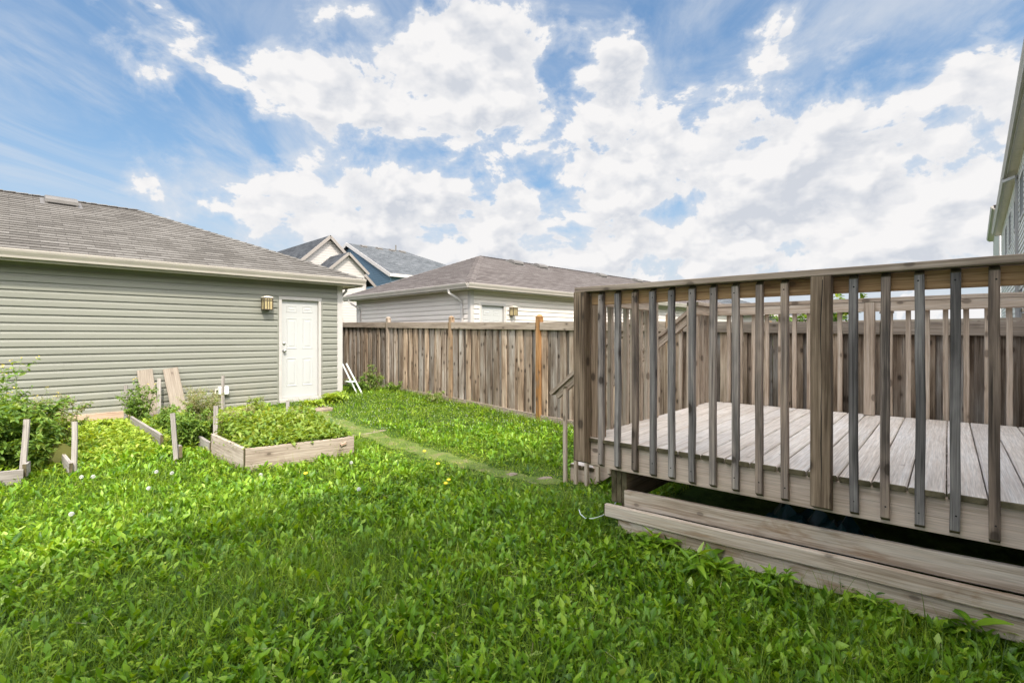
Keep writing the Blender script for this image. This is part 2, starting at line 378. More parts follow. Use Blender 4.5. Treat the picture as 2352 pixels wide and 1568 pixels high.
GREENS = [(.0, (.035, .085, .008)), (.45, (.085, .185, .016)), (.8, (.14, .26, .028)), (1., (.22, .34, .05))]
M['grass'] = leaf('grass_blades', [(.0, (.022, .060, .003)), (.4, (.105, .20, .007)), (.75, (.27, .38, .018)), (1., (.52, .52, .13))], .36)
M['dandelion'] = leaf('dandelion_leaves', [(.0, (.035, .10, .004)), (.45, (.155, .31, .014)), (.8, (.33, .49, .04)), (1., (.47, .60, .17))], .36, rough=.40, spec=.4)
M['cover'] = leaf('weed_leaves', [(.0, (.08, .15, .012)), (.4, (.22, .33, .03)), (.8, (.36, .46, .06)), (1., (.50, .54, .14))], .4)
M['bush'] = leaf('bushy_weed_leaves', [(.0, (.055, .12, .02)), (.45, (.15, .26, .045)), (.85, (.27, .37, .075)), (1., (.38, .44, .13))], .4)
M['seedy'] = leaf('seedy_weed_tips', [(.0, (.22, .21, .10)), (.5, (.34, .32, .17)), (1., (.46, .40, .26))], .3)
M['stem'] = plain('weed_stem', (.16, .22, .06), .6)
M['yellow'] = plain('yellow_petals', (.85, .62, .03), .6)
M['seedhead'] = plain('white_seed_fluff', (.85, .85, .80), .9)
M['clover'] = plain('clover_flower', (.72, .72, .66), .9)
M['lettuce'] = leaf('pale_bed_leaves', [(.0, (.08, .15, .02)), (.4, (.18, .28, .035)), (.8, (.30, .38, .07)), (1., (.42, .45, .15))], .4)

# ---------------------------------------------------------------- where things stand
def gh(x, y):
    """height of the ground"""
    h = .14*np.exp(-((x+3.3)**2+(y-11.2)**2)/5.0) - .10*np.exp(-((x-1.2)**2+(y-6.5)**2)/5.5)
    h = h + .018*np.sin(x*2.1+1)*np.cos(y*1.7) + .010*np.sin(x*5.3+y*3.1)
    return h
def gp(px, py, z=0.):
    Y = (CAMZ-z)*F/(py-HZ); return V((px-1176)/F*Y, Y, z)
A1 = R(45.27)                      # direction of the garage walls
U = np.array([math.cos(A1), math.sin(A1)]); W_ = np.array([math.sin(A1), -math.cos(A1)])   # W_: away from the garage wall, into the yard
G1 = (-3.66, 10.75)
FP = (.484, 8.73); FX = np.array([.7105, -.7037])
DO = (.457, 3.70); DA = math.atan2(-.6552, .7555); DX = np.array([.7555, -.6552]); DN = np.array([.6552, .7555])

# path of worn ground from the garage door towards the deck stairs
PATH = [gp(690, 938, .04), gp(745, 960, .02), gp(850, 995), gp(1000, 1040), gp(1130, 1068), gp(1290, 1090)]
def path_d(x, y):
    d = np.full(np.shape(x), 9.)
    for a, b in zip(PATH[:-1], PATH[1:]):
        ax, ay, bx, by = a.x, a.y, b.x, b.y; L2 = (bx-ax)**2+(by-ay)**2
        tt = np.clip(((x-ax)*(bx-ax)+(y-ay)*(by-ay))/L2, 0, 1)
        d = np.minimum(d, np.hypot(x-ax-tt*(bx-ax), y-ay-tt*(by-ay)))
    return d

# ---------------------------------------------------------------- ground
def ground():
    n = 220; xs = np.linspace(-16, 16, n); ys = np.linspace(-6, 22, n)
    gx, gy = np.meshgrid(xs, ys); gz = gh(gx, gy)
    edge = np.clip(np.minimum(np.minimum(gx+16, 16-gx), np.minimum(gy+6, 22-gy))/2, 0, 1); gz = gz*edge-.004
    vs = np.stack([gx, gy, gz], -1).reshape(-1, 3).tolist()
    fs = [(j*n+i, j*n+i+1, (j+1)*n+i+1, (j+1)*n+i) for j in range(n-1) for i in range(n-1)]
    b = len(vs); E = 1500
    x0, x1, y0, y1 = -16, 16, -6, 22
    ring_in = [(x0, y0), (x1, y0), (x1, y1), (x0, y1)]; ring_out = [(-E, -E), (E, -E), (E, E), (-E, E)]
    vs += [(*p, -.004) for p in ring_in]+[(*p, -.004) for p in ring_out]
    fs += [(b+i, b+4+i, b+4+(i+1) % 4, b+(i+1) % 4) for i in range(4)]
    fs = [f if i < (n-1)*(n-1) else f for i, f in enumerate(fs)]
    m, t, bs, out = mat('lawn_soil')
    tc = t.node('ShaderNodeTexCoord').outputs['Object']
    f = t.noise(tc, 5, 7, .65)
    c = t.ramp(f, [(.3, (.02, .035, .008)), (.5, (.045, .085, .015)), (.62, (.075, .12, .022)), (.8, (.13, .12, .06))])
    t.l.new(c, bs.inputs['Base Color']); bs.inputs['Roughness'].default_value = .95; bs.inputs['Specular IOR Level'].default_value = .1
    bump(t, bs, t.noise(tc, 40, 4, .7), .02)
    me = bpy.data.meshes.new('ground'); me.from_pydata(vs, [], fs); me.materials.append(m); me.update()
    me.polygons.foreach_set('use_smooth', [True]*len(me.polygons))
    o = bpy.data.objects.new('ground', me); col.objects.link(o); tag(o, kind='structure')
    # the worn path: a low sheet of trodden earth
    m, t, bs, out = mat('worn_earth')
    tc = t.node('ShaderNodeTexCoord').outputs['Object']
    c = t.ramp(t.noise(tc, 6, 7, .65), [(.3, (.055, .09, .008)), (.5, (.10, .145, .018)), (.6, (.15, .16, .04)), (.7, (.20, .15, .09))])
    t.l.new(c, bs.inputs['Base Color']); bs.inputs['Roughness'].default_value = .95; bump(t, bs, t.noise(tc, 50, 4, .7), .01)
    mb = MB(); pv = []; k = 60
    for i in range(k+1):
        s_ = i/k*(len(PATH)-1); j = min(int(s_), len(PATH)-2); p = PATH[j].lerp(PATH[j+1], s_-j); dr = (PATH[j+1]-PATH[j]).normalized()
        nr = V(-dr.y, dr.x, 0); w = .17+.04*math.sin(i*.9)+.03*math.sin(i*2.3)
        if i > k*.8: w *= 1-.5*(i/k-.8)/.2
        for sgn in (-1, -.33, .33, 1):
            q = p+nr*w*sgn; pv.append((q.x, q.y, float(gh(q.x, q.y))+.002+.003*(abs(sgn) < .5)))
    mb.add(pv, [(4*i+j, 4*i+j+1, 4*i+j+5, 4*i+j+4) for i in range(k) for j in range(3)])
    tag(mb.build('path', m), kind='structure')
ground()

# ---------------------------------------------------------------- shared builders
def siding(mb, fr, x0, x1, z0, z1, pitch, holes=(), out=.026):
    """dutch-lap courses; fr(x, out, z) gives the point; holes = (xa, xb, za, zb)"""
    k = 0; z = z0
    while z < z1-.01:
        zt = min(z+pitch, z1); cuts = [(x0, x1)]
        for (xa, xb, za, zb) in holes:
            if zt > za+.02 and z < zb-.02:
                cuts = [q for (a, b) in cuts for q in ((a, min(b, xa)), (max(a, xb), b)) if q[1]-q[0] > .005]
        pieces = []
        for (a, b) in cuts:                 # panels butt with small overlaps, staggered every second course
            e = x0+1.4+(k//2 % 3)*1.15; cutx = [a]+[q for q in (e+3.66*i for i in range(-1, 9)) if a+.3 < q < b-.3]+[b]
            pieces += [(cutx[i], cutx[i+1], .0022*(i % 2)) for i in range(len(cutx)-1)]
        k += 1
        for (a, b, lift) in pieces:
            zs = [(-.002, z+.013), (out, z+.0005), (out, z+.004), (out*.9, z+pitch*.58), (out*.35, z+pitch*.76), (out*.10, zt+.012)]
            zs = [(o_+lift, min(q, zt+.012)) for o_, q in zs]
            vs = [fr(a, o_, q) for o_, q in zs]+[fr(b, o_, q) for o_, q in zs]; m_ = len(zs)
            mb.add(vs, [(i, i+1, m_+i+1, m_+i) for i in range(m_-1)])
        z += pitch
def roof_plane(mb, e0, e1, r0, r1, exposure=.142, th=.012):
    """shingle courses from the eave line e0-e1 up to the ridge line r0-r1"""
    e0, e1, r0, r1 = map(V, (e0, e1, r0, r1))
    xd = (e1-e0).normalized(); up = (r0-e0)-xd*((r0-e0).dot(xd)); H = up.length; up.normalize(); nn = xd.cross(up)
    if nn.z < 0: nn = -nn
    n = max(2, round(H/exposure))
    for i in range(n):
        a, b = i/n, (i+1)/n
        p0 = e0.lerp(r0, a); p1 = e1.lerp(r1, a); q0 = e0.lerp(r0, b); q1 = e1.lerp(r1, b)
        vs = [p0-nn*th*.2, p1-nn*th*.2, p0+nn*th, p1+nn*th, q0, q1]
        wc = [((v-e0).dot(xd)+7, (v-e0).dot(up)+i*.0001, 0) for v in vs]
        wc = [(w[0], (i+.02)*.142 if k < 4 else (i+.98)*.142, 0) for k, w in enumerate(wc)]
        mb.add(vs, [(0, 1, 3, 2), (2, 3, 5, 4)], wc)
def ridge_cap(mb, a, b, w=.24):
    a, b = V(a), V(b); n = max(2, int((b-a).length/.16)); d = (b-a)/n; ax = (b-a).normalized()
    side = ax.cross(V(0, 0, 1)).normalized(); up = side.cross(ax)
    for i in range(n):
        p, q = a+d*i, a+d*(i+1.15); o = random.uniform(0, 9)
        vs = []
        for (pt, lift) in ((p, .022), (q, .010)):
            vs += [pt-side*w/2-up*(w*.16)+up*lift, pt+up*lift, pt+side*w/2-up*(w*.16)+up*lift]
        vs += [v-up*.012 for v in vs[:3]]
        wc = [(o+(v-a).dot(side), o+.02+.1*(k > 2), 0) for k, v in enumerate(vs)]
        mb.add(vs, [(0, 1, 4, 3), (1, 2, 5, 4), (6, 7, 1, 0), (7, 8, 2, 1)], wc)
def gutter_mb(a, b, out, z_top, h=.12, d=.10):
    """a K profile along a-b; out = unit vector away from the wall"""
    mb = MB(); a, b, o = V(a), V(b), V(out)
    prof = [(0, -h), (d*.55, -h), (d*.62, -h*.75), (d*.9, -h*.35), (d, -h*.12), (d, 0), (d-.012, 0), (d-.012, -.012), (.006, -.02), (.006, -.005), (0, -.005)]
    vs = []
    for p in (a, b):
        vs += [V(p.x, p.y, z_top)+o*x+V(0, 0, z) for x, z in prof]
    n = len(prof)
    mb.add(vs, [(i, (i+1) % n, n+(i+1) % n, n+i) for i in range(n)]+[tuple(range(n)), tuple(range(2*n-1, n-1, -1))])
    return mb
def downspout_mb(pts, w=.06):
    mb = MB(); mb.tube(pts, w*.62, 4); return mb
def vent_mb(root, loc, slope, ax):
    """low box vent on the roof; ax: unit vector along the eave, slope: unit vector up the roof"""
    ax, up = V(ax), V(slope); nn = ax.cross(up); nn = nn if nn.z > 0 else -nn; c = V(loc); mb = MB()
    def P(x, y, z): return c+ax*x+up*y+nn*z
    rows = []
    for (y, z, s_) in ((-.17, .015, .96), (-.17, .05, 1.), (-.15, .10, .98), (-.08, .125, .95), (.06, .12, .95), (.15, .08, .98), (.19, .012, 1.)):
        rows.append([P(x*s_, y, z) for x in (-.24, -.22, .22, .24)])
    vs = [v for r_ in rows for v in r_]; fs = []
    for i in range(len(rows)-1):
        for j in range(3): fs.append((i*4+j, i*4+j+1, i*4+j+5, i*4+j+4))
    n = len(rows)
    fs += [tuple(i*4 for i in range(n)), tuple(i*4+3 for i in range(n-1, -1, -1)), (3, 2, 1, 0)]
    mb.add(vs, fs)
    fl = MB(); fl.add([P(-.3, -.24, .012), P(.3, -.24, .012), P(.3, .26, .014), P(-.3, .26, .014), P(-.3, -.24, .006), P(.3, -.24, .006), P(.3, .26, .006), P(-.3, .26, .006)],
                      [(0, 1, 2, 3), (0, 4, 5, 1), (1, 5, 6, 2), (2, 6, 7, 3), (3, 7, 4, 0)])
    v = mb.build('roof_vent', M['vent'], root, smooth=False)
    f = fl.build('flashing', M['vent'], v)
    s_ = MB(); s_.add([P(-.2, -.1725, .018), P(.2, -.1725, .018), P(.2, -.1725, .045), P(-.2, -.1725, .045)], [(0, 1, 2, 3)]); s_.build('slot', M['dark'], v)
    return v
def door_set(root, x0, x1, z0, z1, handle_side=-1, y=0.):
    """white six-panel door in the wall plane y (outside is -y)"""
    D = MB(); yd = y+.035
    st = .11; w = x1-x0; midx = (x0+x1)/2
    # slab built from stiles and rails with recessed, raised-field panels
    D.box((x0, yd, z0), (x1, yd+.04, z1))
    slab = D.build('door', M['door'], root)
    pw = (w-3*st*.95)/2; H = z1-z0
    rows = [(.115*H, .405*H), (.50*H, .815*H), (.875*H, .945*H)]
    for (a, b) in rows:
        for cx in (x0+st*.95+pw/2, x1-st*.95-pw/2):
            P_ = MB(); a_, b_ = z0+a, z0+b; xa, xb = cx-pw/2, cx+pw/2
            def ring(i, yy): return [(xa+i, yy, a_+i), (xb-i, yy, a_+i), (xb-i, yy, b_-i), (xa+i, yy, b_-i)]
            rs = [ring(0, yd-.0005), ring(.004, yd-.007), ring(.013, yd-.007), ring(.021, yd-.0012), ring(.045, yd-.0012), ring(.062, yd-.006)]
            vs = [v for r_ in rs for v in r_]
            fs = [(k*4+j, k*4+(j+1) % 4, (k+1)*4+(j+1) % 4, (k+1)*4+j) for k in range(len(rs)-1) for j in range(4)]+[(20, 21, 22, 23)]
            P_.add(vs, fs); P_.build('door_panel', M['door'], slab)
    kx = x0+.06 if handle_side < 0 else x1-.06
    kb = MB(); kb.lathe((kx, yd, z0+.93), (0, -1, 0), [(0, .032), (.008, .032), (.012, .014), (.03, .012), (.036, .022), (.05, .029), (.062, .026), (.068, .012)], 16); kb.build('door_knob', M['metal'], slab, True)
    kb = MB(); kb.lathe((kx, yd, z0+1.075), (0, -1, 0), [(0, .027), (.012, .027), (.018, .022), (.02, .008)], 16); kb.build('deadbolt', M['metal'], slab, True)
    fr = MB(); t = .055
    fr.box((x0-t, y-.026, z0-.03), (x0-.002, y+.08, z1+.001)); fr.box((x1+.002, y-.026, z0-.03), (x1+t, y+.08, z1+.001)); fr.box((x0-t-.004, y-.030, z1+.002), (x1+t+.004, y+.08, z1+t+.01))
    fr.build('door_frame', M['trim'], root)
    s_ = MB(); s_.box((x0-t+.002, y-.05, z0-.085), (x1+t-.002, y+.079, z0-.031)); s_.box((x0+.001, y-.03, z0-.030), (x1-.001, y+.03, z0-.003)); s_.build('door_sill', M['trim'], root)
def lantern(name, loc, rz, label):
    """square wall lantern with amber panes"""
    r_ = empty(name, loc, rz, label, 'wall lamp'); h = .10
    p = MB(); p.box((-.06, -.02, -.11), (.06, -.001, .12)); p.build('back_plate', M['lampcap'], r_)
    c = MB(); rows = []
    prof = [(.085, .105), (.088, .115), (.078, .128), (.05, .142), (.02, .15)]
    vs = []
    for (q, z) in prof: vs += [(-q, -.10-q*.95, z), (q, -.10-q*.95, z), (q, min(-.022, -.10+q*.95), z), (-q, min(-.022, -.10+q*.95), z)]
    fs = [(i*4+j, i*4+(j+1) % 4, i*4+4+(j+1) % 4, i*4+4+j) for i in range(4) for j in range(4)]+[(3, 2, 1, 0), (16, 17, 18, 19)]
    c.add(vs, fs); c.build('lamp_cap', M['lampcap'], r_)
    g = MB(); g.box((-.072, -.172, -.105), (.072, -.03, .104)); g.build('lamp_glass', M['amber'], r_)
    f = MB()
    for x in (-.076, .076):
        for y in (-.176, -.03): f.box((x-.009, y-.006, -.108), (x+.009, y+.006, .106))
    for z in (-.112, .062, .1035):
        f.box((-.082, -.183, z-.006), (.082, -.176, z+.006)); f.box((-.0825, -.175, z-.0055), (-.0765, -.024, z+.0055)); f.box((.0765, -.175, z-.0055), (.0825, -.024, z+.0055))
    for x in (-.022, .022): f.box((x-.006, -.181, -.106), (x+.006, -.1725, .1))
    f.box((-.078, -.178, -.124), (.078, -.026, -.118)); f.build('lamp_frame', M['lampmetal'], r_)
    return r_

# ---------------------------------------------------------------- garage with sage siding
def garage_sage():
    r = empty('garage', (*G1, 0), A1, 'sage green vinyl garage with brown hip roof and white side door', 'garage')
    L, Dp = 9.5, 6.24; zb, zt = .07, 2.50
    fr = lambda x, o, z: (x, -o, z)
    w = MB(); w.box((-L, .09, -.05), (-.002, Dp, zt)); 
    wl = w.build('wall', M['siding'], r)
    s_ = MB(); siding(s_, fr, -L, -.09, zb, 2.47, .118, holes=[(-1.30, -.44, .0, 2.20)]); s_.build('siding', M['siding'], r)
    s_ = MB(); siding(s_, lambda x, o, z: (o, x, z), .05, Dp-.05, zb, 2.47, .118); s_.build('siding', M['siding'], r)
    c = MB(); c.box((-.092, -.022, .05), (.020, -.0005, 2.47)); c.box((.0205, -.022, .05), (.026, .09, 2.47)); c.build('corner_trim', M['trim'], r)
    f = MB(); f.box((-L, -.006, -.25), (0, .001, .068)); f.build('foundation', M['concrete'], r)
    door_set(r, -1.235, -.50, .18, 2.12)
    j = MB(); j.box((-1.325, -.020, .07), (-1.292, -.001, 2.22)); j.box((-.435, -.020, .07), (-.405, -.001, 2.22)); j.build('siding_channel', M['siding'], r)
    # roof
    ex0, ex1, ey0, ey1 = -L-.35, .35, -.30, Dp+.30; ze = 2.625; zr = 4.10; h = Dp/2+.30; yr = Dp/2
    xr1 = ex1-h; xr0 = ex0+h
    rf = MB()
    roof_plane(rf, (ex0, ey0, ze), (ex1, ey0, ze), (xr0, yr, zr), (xr1, yr, zr))
    roof_plane(rf, (ex1, ey0, ze), (ex1, ey1, ze), (xr1, yr, zr), (xr1+.001, yr+.001, zr))
    roof_plane(rf, (ex1, ey1, ze), (ex0, ey1, ze), (xr1, yr, zr), (xr0, yr, zr))
    roof_plane(rf, (ex0, ey1, ze), (ex0, ey0, ze), (xr0, yr, zr), (xr0-.001, yr-.001, zr))
    roof = rf.build('roof', M['shingle'], r)
    rc = MB(); ridge_cap(rc, (ex1, ey0, ze), (xr1, yr, zr)); ridge_cap(rc, (ex1, ey1, ze), (xr1, yr, zr)); ridge_cap(rc, (xr1, yr, zr), (xr0, yr, zr)); rc.build('ridge_cap', M['shingle'], roof)
    sl = V(0, h, zr-ze).normalized()
    for x in (-4.30, -6.25): vent_mb(roof, V(x, yr-.40, zr-.40*(zr-ze)/h), sl, (1, 0, 0))
    so = MB(); so.box((ex0+.02, ey0+.03, 2.475), (ex1-.02, ey1-.03, 2.49)); so.build('soffit', M['soffit'], r)
    fa = MB()
    fa.box((ex0, ey0+.01, 2.455), (ex1, ey0+.029, 2.61)); fa.box((ex1-.019, ey0+.03, 2.455), (ex1, ey1-.03, 2.61)); fa.build('fascia', M['gutter'], r)
    gutter_mb((ex0, ey0+.009, 0), (ex1+.03, ey0+.009, 0), (0, -1, 0), 2.615, .125, .105).build('gutter', M['gutter'], r)
    gutter_mb((ex1+.001, ey0+.03, 0), (ex1+.001, ey1, 0), (1, 0, 0), 2.615, .125, .10).build('gutter', M['gutter'], r)
    d = downspout_mb([(ex1+.05, .55, 2.49), (ex1+.05, .55, 2.42), (ex1-.05, .60, 2.30), (.08, .66, 2.22), (.07, .66, 2.10), (.07, .66, .2)]); d.build('downspout', M['trim'], r)
    # meter box low on the wall
    e = empty('junction_box', (0, 0, 0), 0, 'small white electrical box with conduit low on the green wall', 'electrical box')
    e.location = (G1[0]-2.28*U[0], G1[1]-2.28*U[1], .42); e.rotation_euler = (0, 0, A1)
    b = MB(); b.board((0, -.07, -.07), (0, -.07, .07), .16, .10, (1, 0, 0), ch=.012); b.build('box_body', M['plastic'], e)
    b = MB(); b.tube([(.0, -.06, -.07), (.0, -.06, -.42)], .024, 10); b.build('conduit', M['trim'], e)
    b = MB(); b.tube([(-.08, -.05, .02), (-.12, -.05, .02), (-.13, -.05, -.05)], .015, 8); b.build('connector', M['lampcap'], e)
garage_sage()
p = np.array(G1)-1.545*U+.013*W_
lantern('wall_lamp', (p[0], p[1], 2.02), A1, 'amber glass lantern on the green garage wall left of the door')

# ---------------------------------------------------------------- neighbouring white garage
G2 = (-1.042, 12.655)
def garage_white():
    r = empty('garage', (*G2, 0), A1, 'long white sided garage behind the fence with mauve brown hip roof', 'garage')
    L, Dp = 17.0, 5.8; zt = 2.56
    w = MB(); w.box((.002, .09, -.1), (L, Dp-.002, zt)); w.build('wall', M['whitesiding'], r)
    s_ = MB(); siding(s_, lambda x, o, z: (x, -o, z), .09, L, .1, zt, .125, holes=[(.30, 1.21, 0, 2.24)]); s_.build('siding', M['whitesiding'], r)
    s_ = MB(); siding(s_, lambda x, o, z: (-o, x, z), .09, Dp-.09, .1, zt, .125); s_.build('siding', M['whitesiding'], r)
    c = MB(); c.box((-.020, -.020, .05), (.09, -.0005, zt)); c.box((-.020, -.0005, .05), (-.0005, .09, zt)); c.build('corner_trim', M['trim'], r)
    c = MB(); c.box((-.02, Dp-.09, .05), (-.0005, Dp, zt)); c.build('corner_trim', M['trim'], r)
    door_set(r, .36, 1.15, .22, 2.20)
    j = MB(); j.box((.265, -.03, .1), (.300, -.001, 2.26)); j.box((1.21, -.03, .1), (1.245, -.001, 2.26)); j.build('siding_channel', M['whitesiding'], r)
    ex0, ex1, ey0, ey1 = -.33, L+.33, -.33, Dp+.33; ze, zr = 2.705, 4.07; h = Dp/2+.33; yr = Dp/2
    rf = MB()
    roof_plane(rf, (ex0, ey0, ze), (ex1, ey0, ze), (ex0+h, yr, zr), (ex1-h, yr, zr))
    roof_plane(rf, (ex0, ey1, ze), (ex0, ey0, ze), (ex0+h-.001, yr, zr), (ex0+h, yr, zr))
    roof_plane(rf, (ex1, ey1, ze), (ex0, ey1, ze), (ex1-h, yr, zr), (ex0+h, yr, zr))
    roof_plane(rf, (ex1, ey0, ze), (ex1, ey1, ze), (ex1-h, yr, zr), (ex1-h+.001, yr, zr))
    roof = rf.build('roof', M['shingle2'], r)
    rc = MB(); ridge_cap(rc, (ex0, ey0, ze), (ex0+h, yr, zr), .26); ridge_cap(rc, (ex0, ey1, ze), (ex0+h, yr, zr)); ridge_cap(rc, (ex0+h, yr, zr), (ex1-h, yr, zr)); rc.build('ridge_cap', M['shingle2'], roof)
    sl = V(0, h, zr-ze).normalized()
    for x in (4.2, 5.5, 9.3, 12.2): vent_mb(roof, V(x, yr-.38, zr-.38*(zr-ze)/h), sl, (1, 0, 0))
    so = MB(); so.box((ex0+.02, ey0+.03, 2.565), (ex1-.02, ey1-.03, 2.58)); so.build('soffit', M['soffit'], r)
    fa = MB(); fa.box((ex0, ey0+.01, 2.55), (ex1, ey0+.029, 2.695)); fa.box((ex0, ey0+.03, 2.55), (ex0+.019, ey1-.03, 2.695)); fa.build('fascia', M['gutter'], r)
    gutter_mb((ex0-.06, ey0+.009, 0), (ex1, ey0+.009, 0), (0, -1, 0), 2.70, .12, .09).build('gutter', M['gutter'], r)
    gutter_mb((ex0-.001, ey0+.02, 0), (ex0-.001, ey1, 0), (-1, 0, 0), 2.70, .12, .09).build('gutter', M['gutter'], r)
    for y, s2 in ((.42, -1), (Dp-.15, 1)):
        d = downspout_mb([(ex0-.04, y, 2.58), (ex0-.04, y, 2.50), (-.16, y-.10, 2.36), (-.06, y-.14, 2.28), (-.055, y-.14, 2.15), (-.055, y-.14, .2)]); d.build('downspout', M['trim'], r)
garage_white()
p = np.array(G2)+1.43*U+.013*W_
lantern('wall_lamp', (p[0], p[1], 2.07), A1, 'small amber lantern beside the white garage door beyond the fence')

# ---------------------------------------------------------------- houses far behind
def slab_poly(mb, pts, th=.12):
    pts = [V(p) for p in pts]; n = (pts[1]-pts[0]).cross(pts[2]-pts[0]).normalized(); n = -n if n.z > 0 else n
    mb.prism(pts, n*th)
def far_houses():
    # frames: local x = U, local y = away
    r = empty('house', (-12.42, 34, 0), A1, 'cream sided house with two steep gables and charcoal roof', 'house')
    pk = CAMZ+6.79; sl = .93; hw = 3.1; ez = pk-sl*hw
    w = MB(); w.prism([(-hw, 0, -.1), (hw-.3, 0, -.1), (hw-.3, 0, ez+.3), (0, 0, pk-.12), (-hw, 0, ez-.02)], (0, 7, 0)); w.build('wall', M['creamlap'], r)
    rf = MB(); roof_plane(rf, (-hw-.3, -.3, ez-.28), (-hw-.3, 9, ez-.28), (0, -.3, pk), (0, 9, pk), .17); roof_plane(rf, (hw+.3, 9, ez-.28), (hw+.3, -.3, ez-.28), (0, 9, pk), (0, -.3, pk), .17)
    ro = rf.build('roof', M['shingle_dark'], r)
    tr = MB()
    for sx in (-1, 1): tr.board((sx*(hw+.28), -.31, ez-.36), (0, -.31, pk-.10), .20, .04, (0, 0, 1), seg=1, jit=0)
    tr.build('barge_board', M['greytrim'], r)
    # the lower gable in front, on the right
    cx, cy, p2 = (1.30*U[0]+0), 0, CAMZ+5.41
    lx = (-10.66+12.42)*U[0]+(32.5-34)*U[1]; ly = -(-10.66+12.42)*U[1]+(32.5-34)*U[0]
    hw2 = 1.22; sl2 = .88; e2 = p2-sl2*hw2
    w = MB(); w.prism([(lx-hw2, ly, -.1), (lx+hw2, ly, -.1), (lx+hw2, ly, e2), (lx, ly, p2-.10), (lx-hw2, ly, e2)], (0, -ly+1.5, 0)); w.build('wall', M['creamlap'], r)
    rf = MB(); roof_plane(rf, (lx-hw2-.2, ly-.25, e2-.18), (lx-hw2-.2, 2.5, e2-.18), (lx, ly-.25, p2), (lx, 2.5, p2), .17); roof_plane(rf, (lx+hw2+.2, 2.5, e2-.18), (lx+hw2+.2, ly-.25, e2-.18), (lx, 2.5, p2), (lx, ly-.25, p2), .17)
    rf.build('roof', M['shingle_dark'], r)
    tr = MB()
    for sx in (-1, 1): tr.board((lx+sx*(hw2+.19), ly-.26, e2-.24), (lx, ly-.26, p2-.08), .17, .04, (0, 0, 1), seg=1, jit=0)
    tr.build('barge_board', M['greytrim'], r)
    wi = MB(); wi.box((lx-.55, ly-.03, .6), (lx+1.0, ly-.001, 2.0)); f = wi.build('window', M['glass'], r)
    # blue house
    r = empty('house', (-12.86, 40, 0), A1, 'blue sided house with grey roof rising behind the cream gables', 'house')
    pk = CAMZ+7.38; sl = .46; hw = 6.4; ez = pk-sl*hw; x1 = 4.8
    w = MB(); w.prism([(0, -hw+.5, -.1), (0, hw-.5, -.1), (0, hw-.5, ez+.1), (0, 0, pk-.16), (0, -hw+.5, ez+.1)], (.2, 0, 0)); w.box((.21, -hw+.5, -.1), (x1+hw-.5, hw-.5, ez+.05)); w.build('wall', M['bluelap'], r)
    rf = MB()
    roof_plane(rf, (-.35, -hw, ez), (x1+hw, -hw, ez), (-.35, 0, pk), (x1, 0, pk), .17); roof_plane(rf, (x1+hw, -hw, ez), (x1+hw, hw, ez), (x1, 0, pk), (x1+.001, 0, pk), .17)
    roof_plane(rf, (x1+hw, hw, ez), (-.35, hw, ez), (x1, 0, pk), (-.35, 0, pk), .17); ro = rf.build('roof', M['shingle_grey'], r)
    tr = MB()
    for sy in (-1, 1): tr.board((-.36, sy*hw, ez-.14), (-.36, 0, pk-.10), .26, .04, (0, 0, 1), seg=1, jit=0)
    tr.board((-.36, -hw-.01, ez-.12), (x1+hw, -hw-.01, ez-.12), .22, .04, (0, 0, 1), seg=1, jit=0); tr.build('barge_board', M['trim'], r)
    for x in (.9, 2.3, 3.5, 4.5): vent_mb(ro, V(x, -.45, pk-.45*sl), V(0, 1, sl).normalized(), (1, 0, 0))
    tb = MB(); tb.tube([(4.0, -.25, pk-.2), (4.0, -.25, pk+.35)], .06, 8); tb.build('vent_pipe', M['vent'], ro)
far_houses()

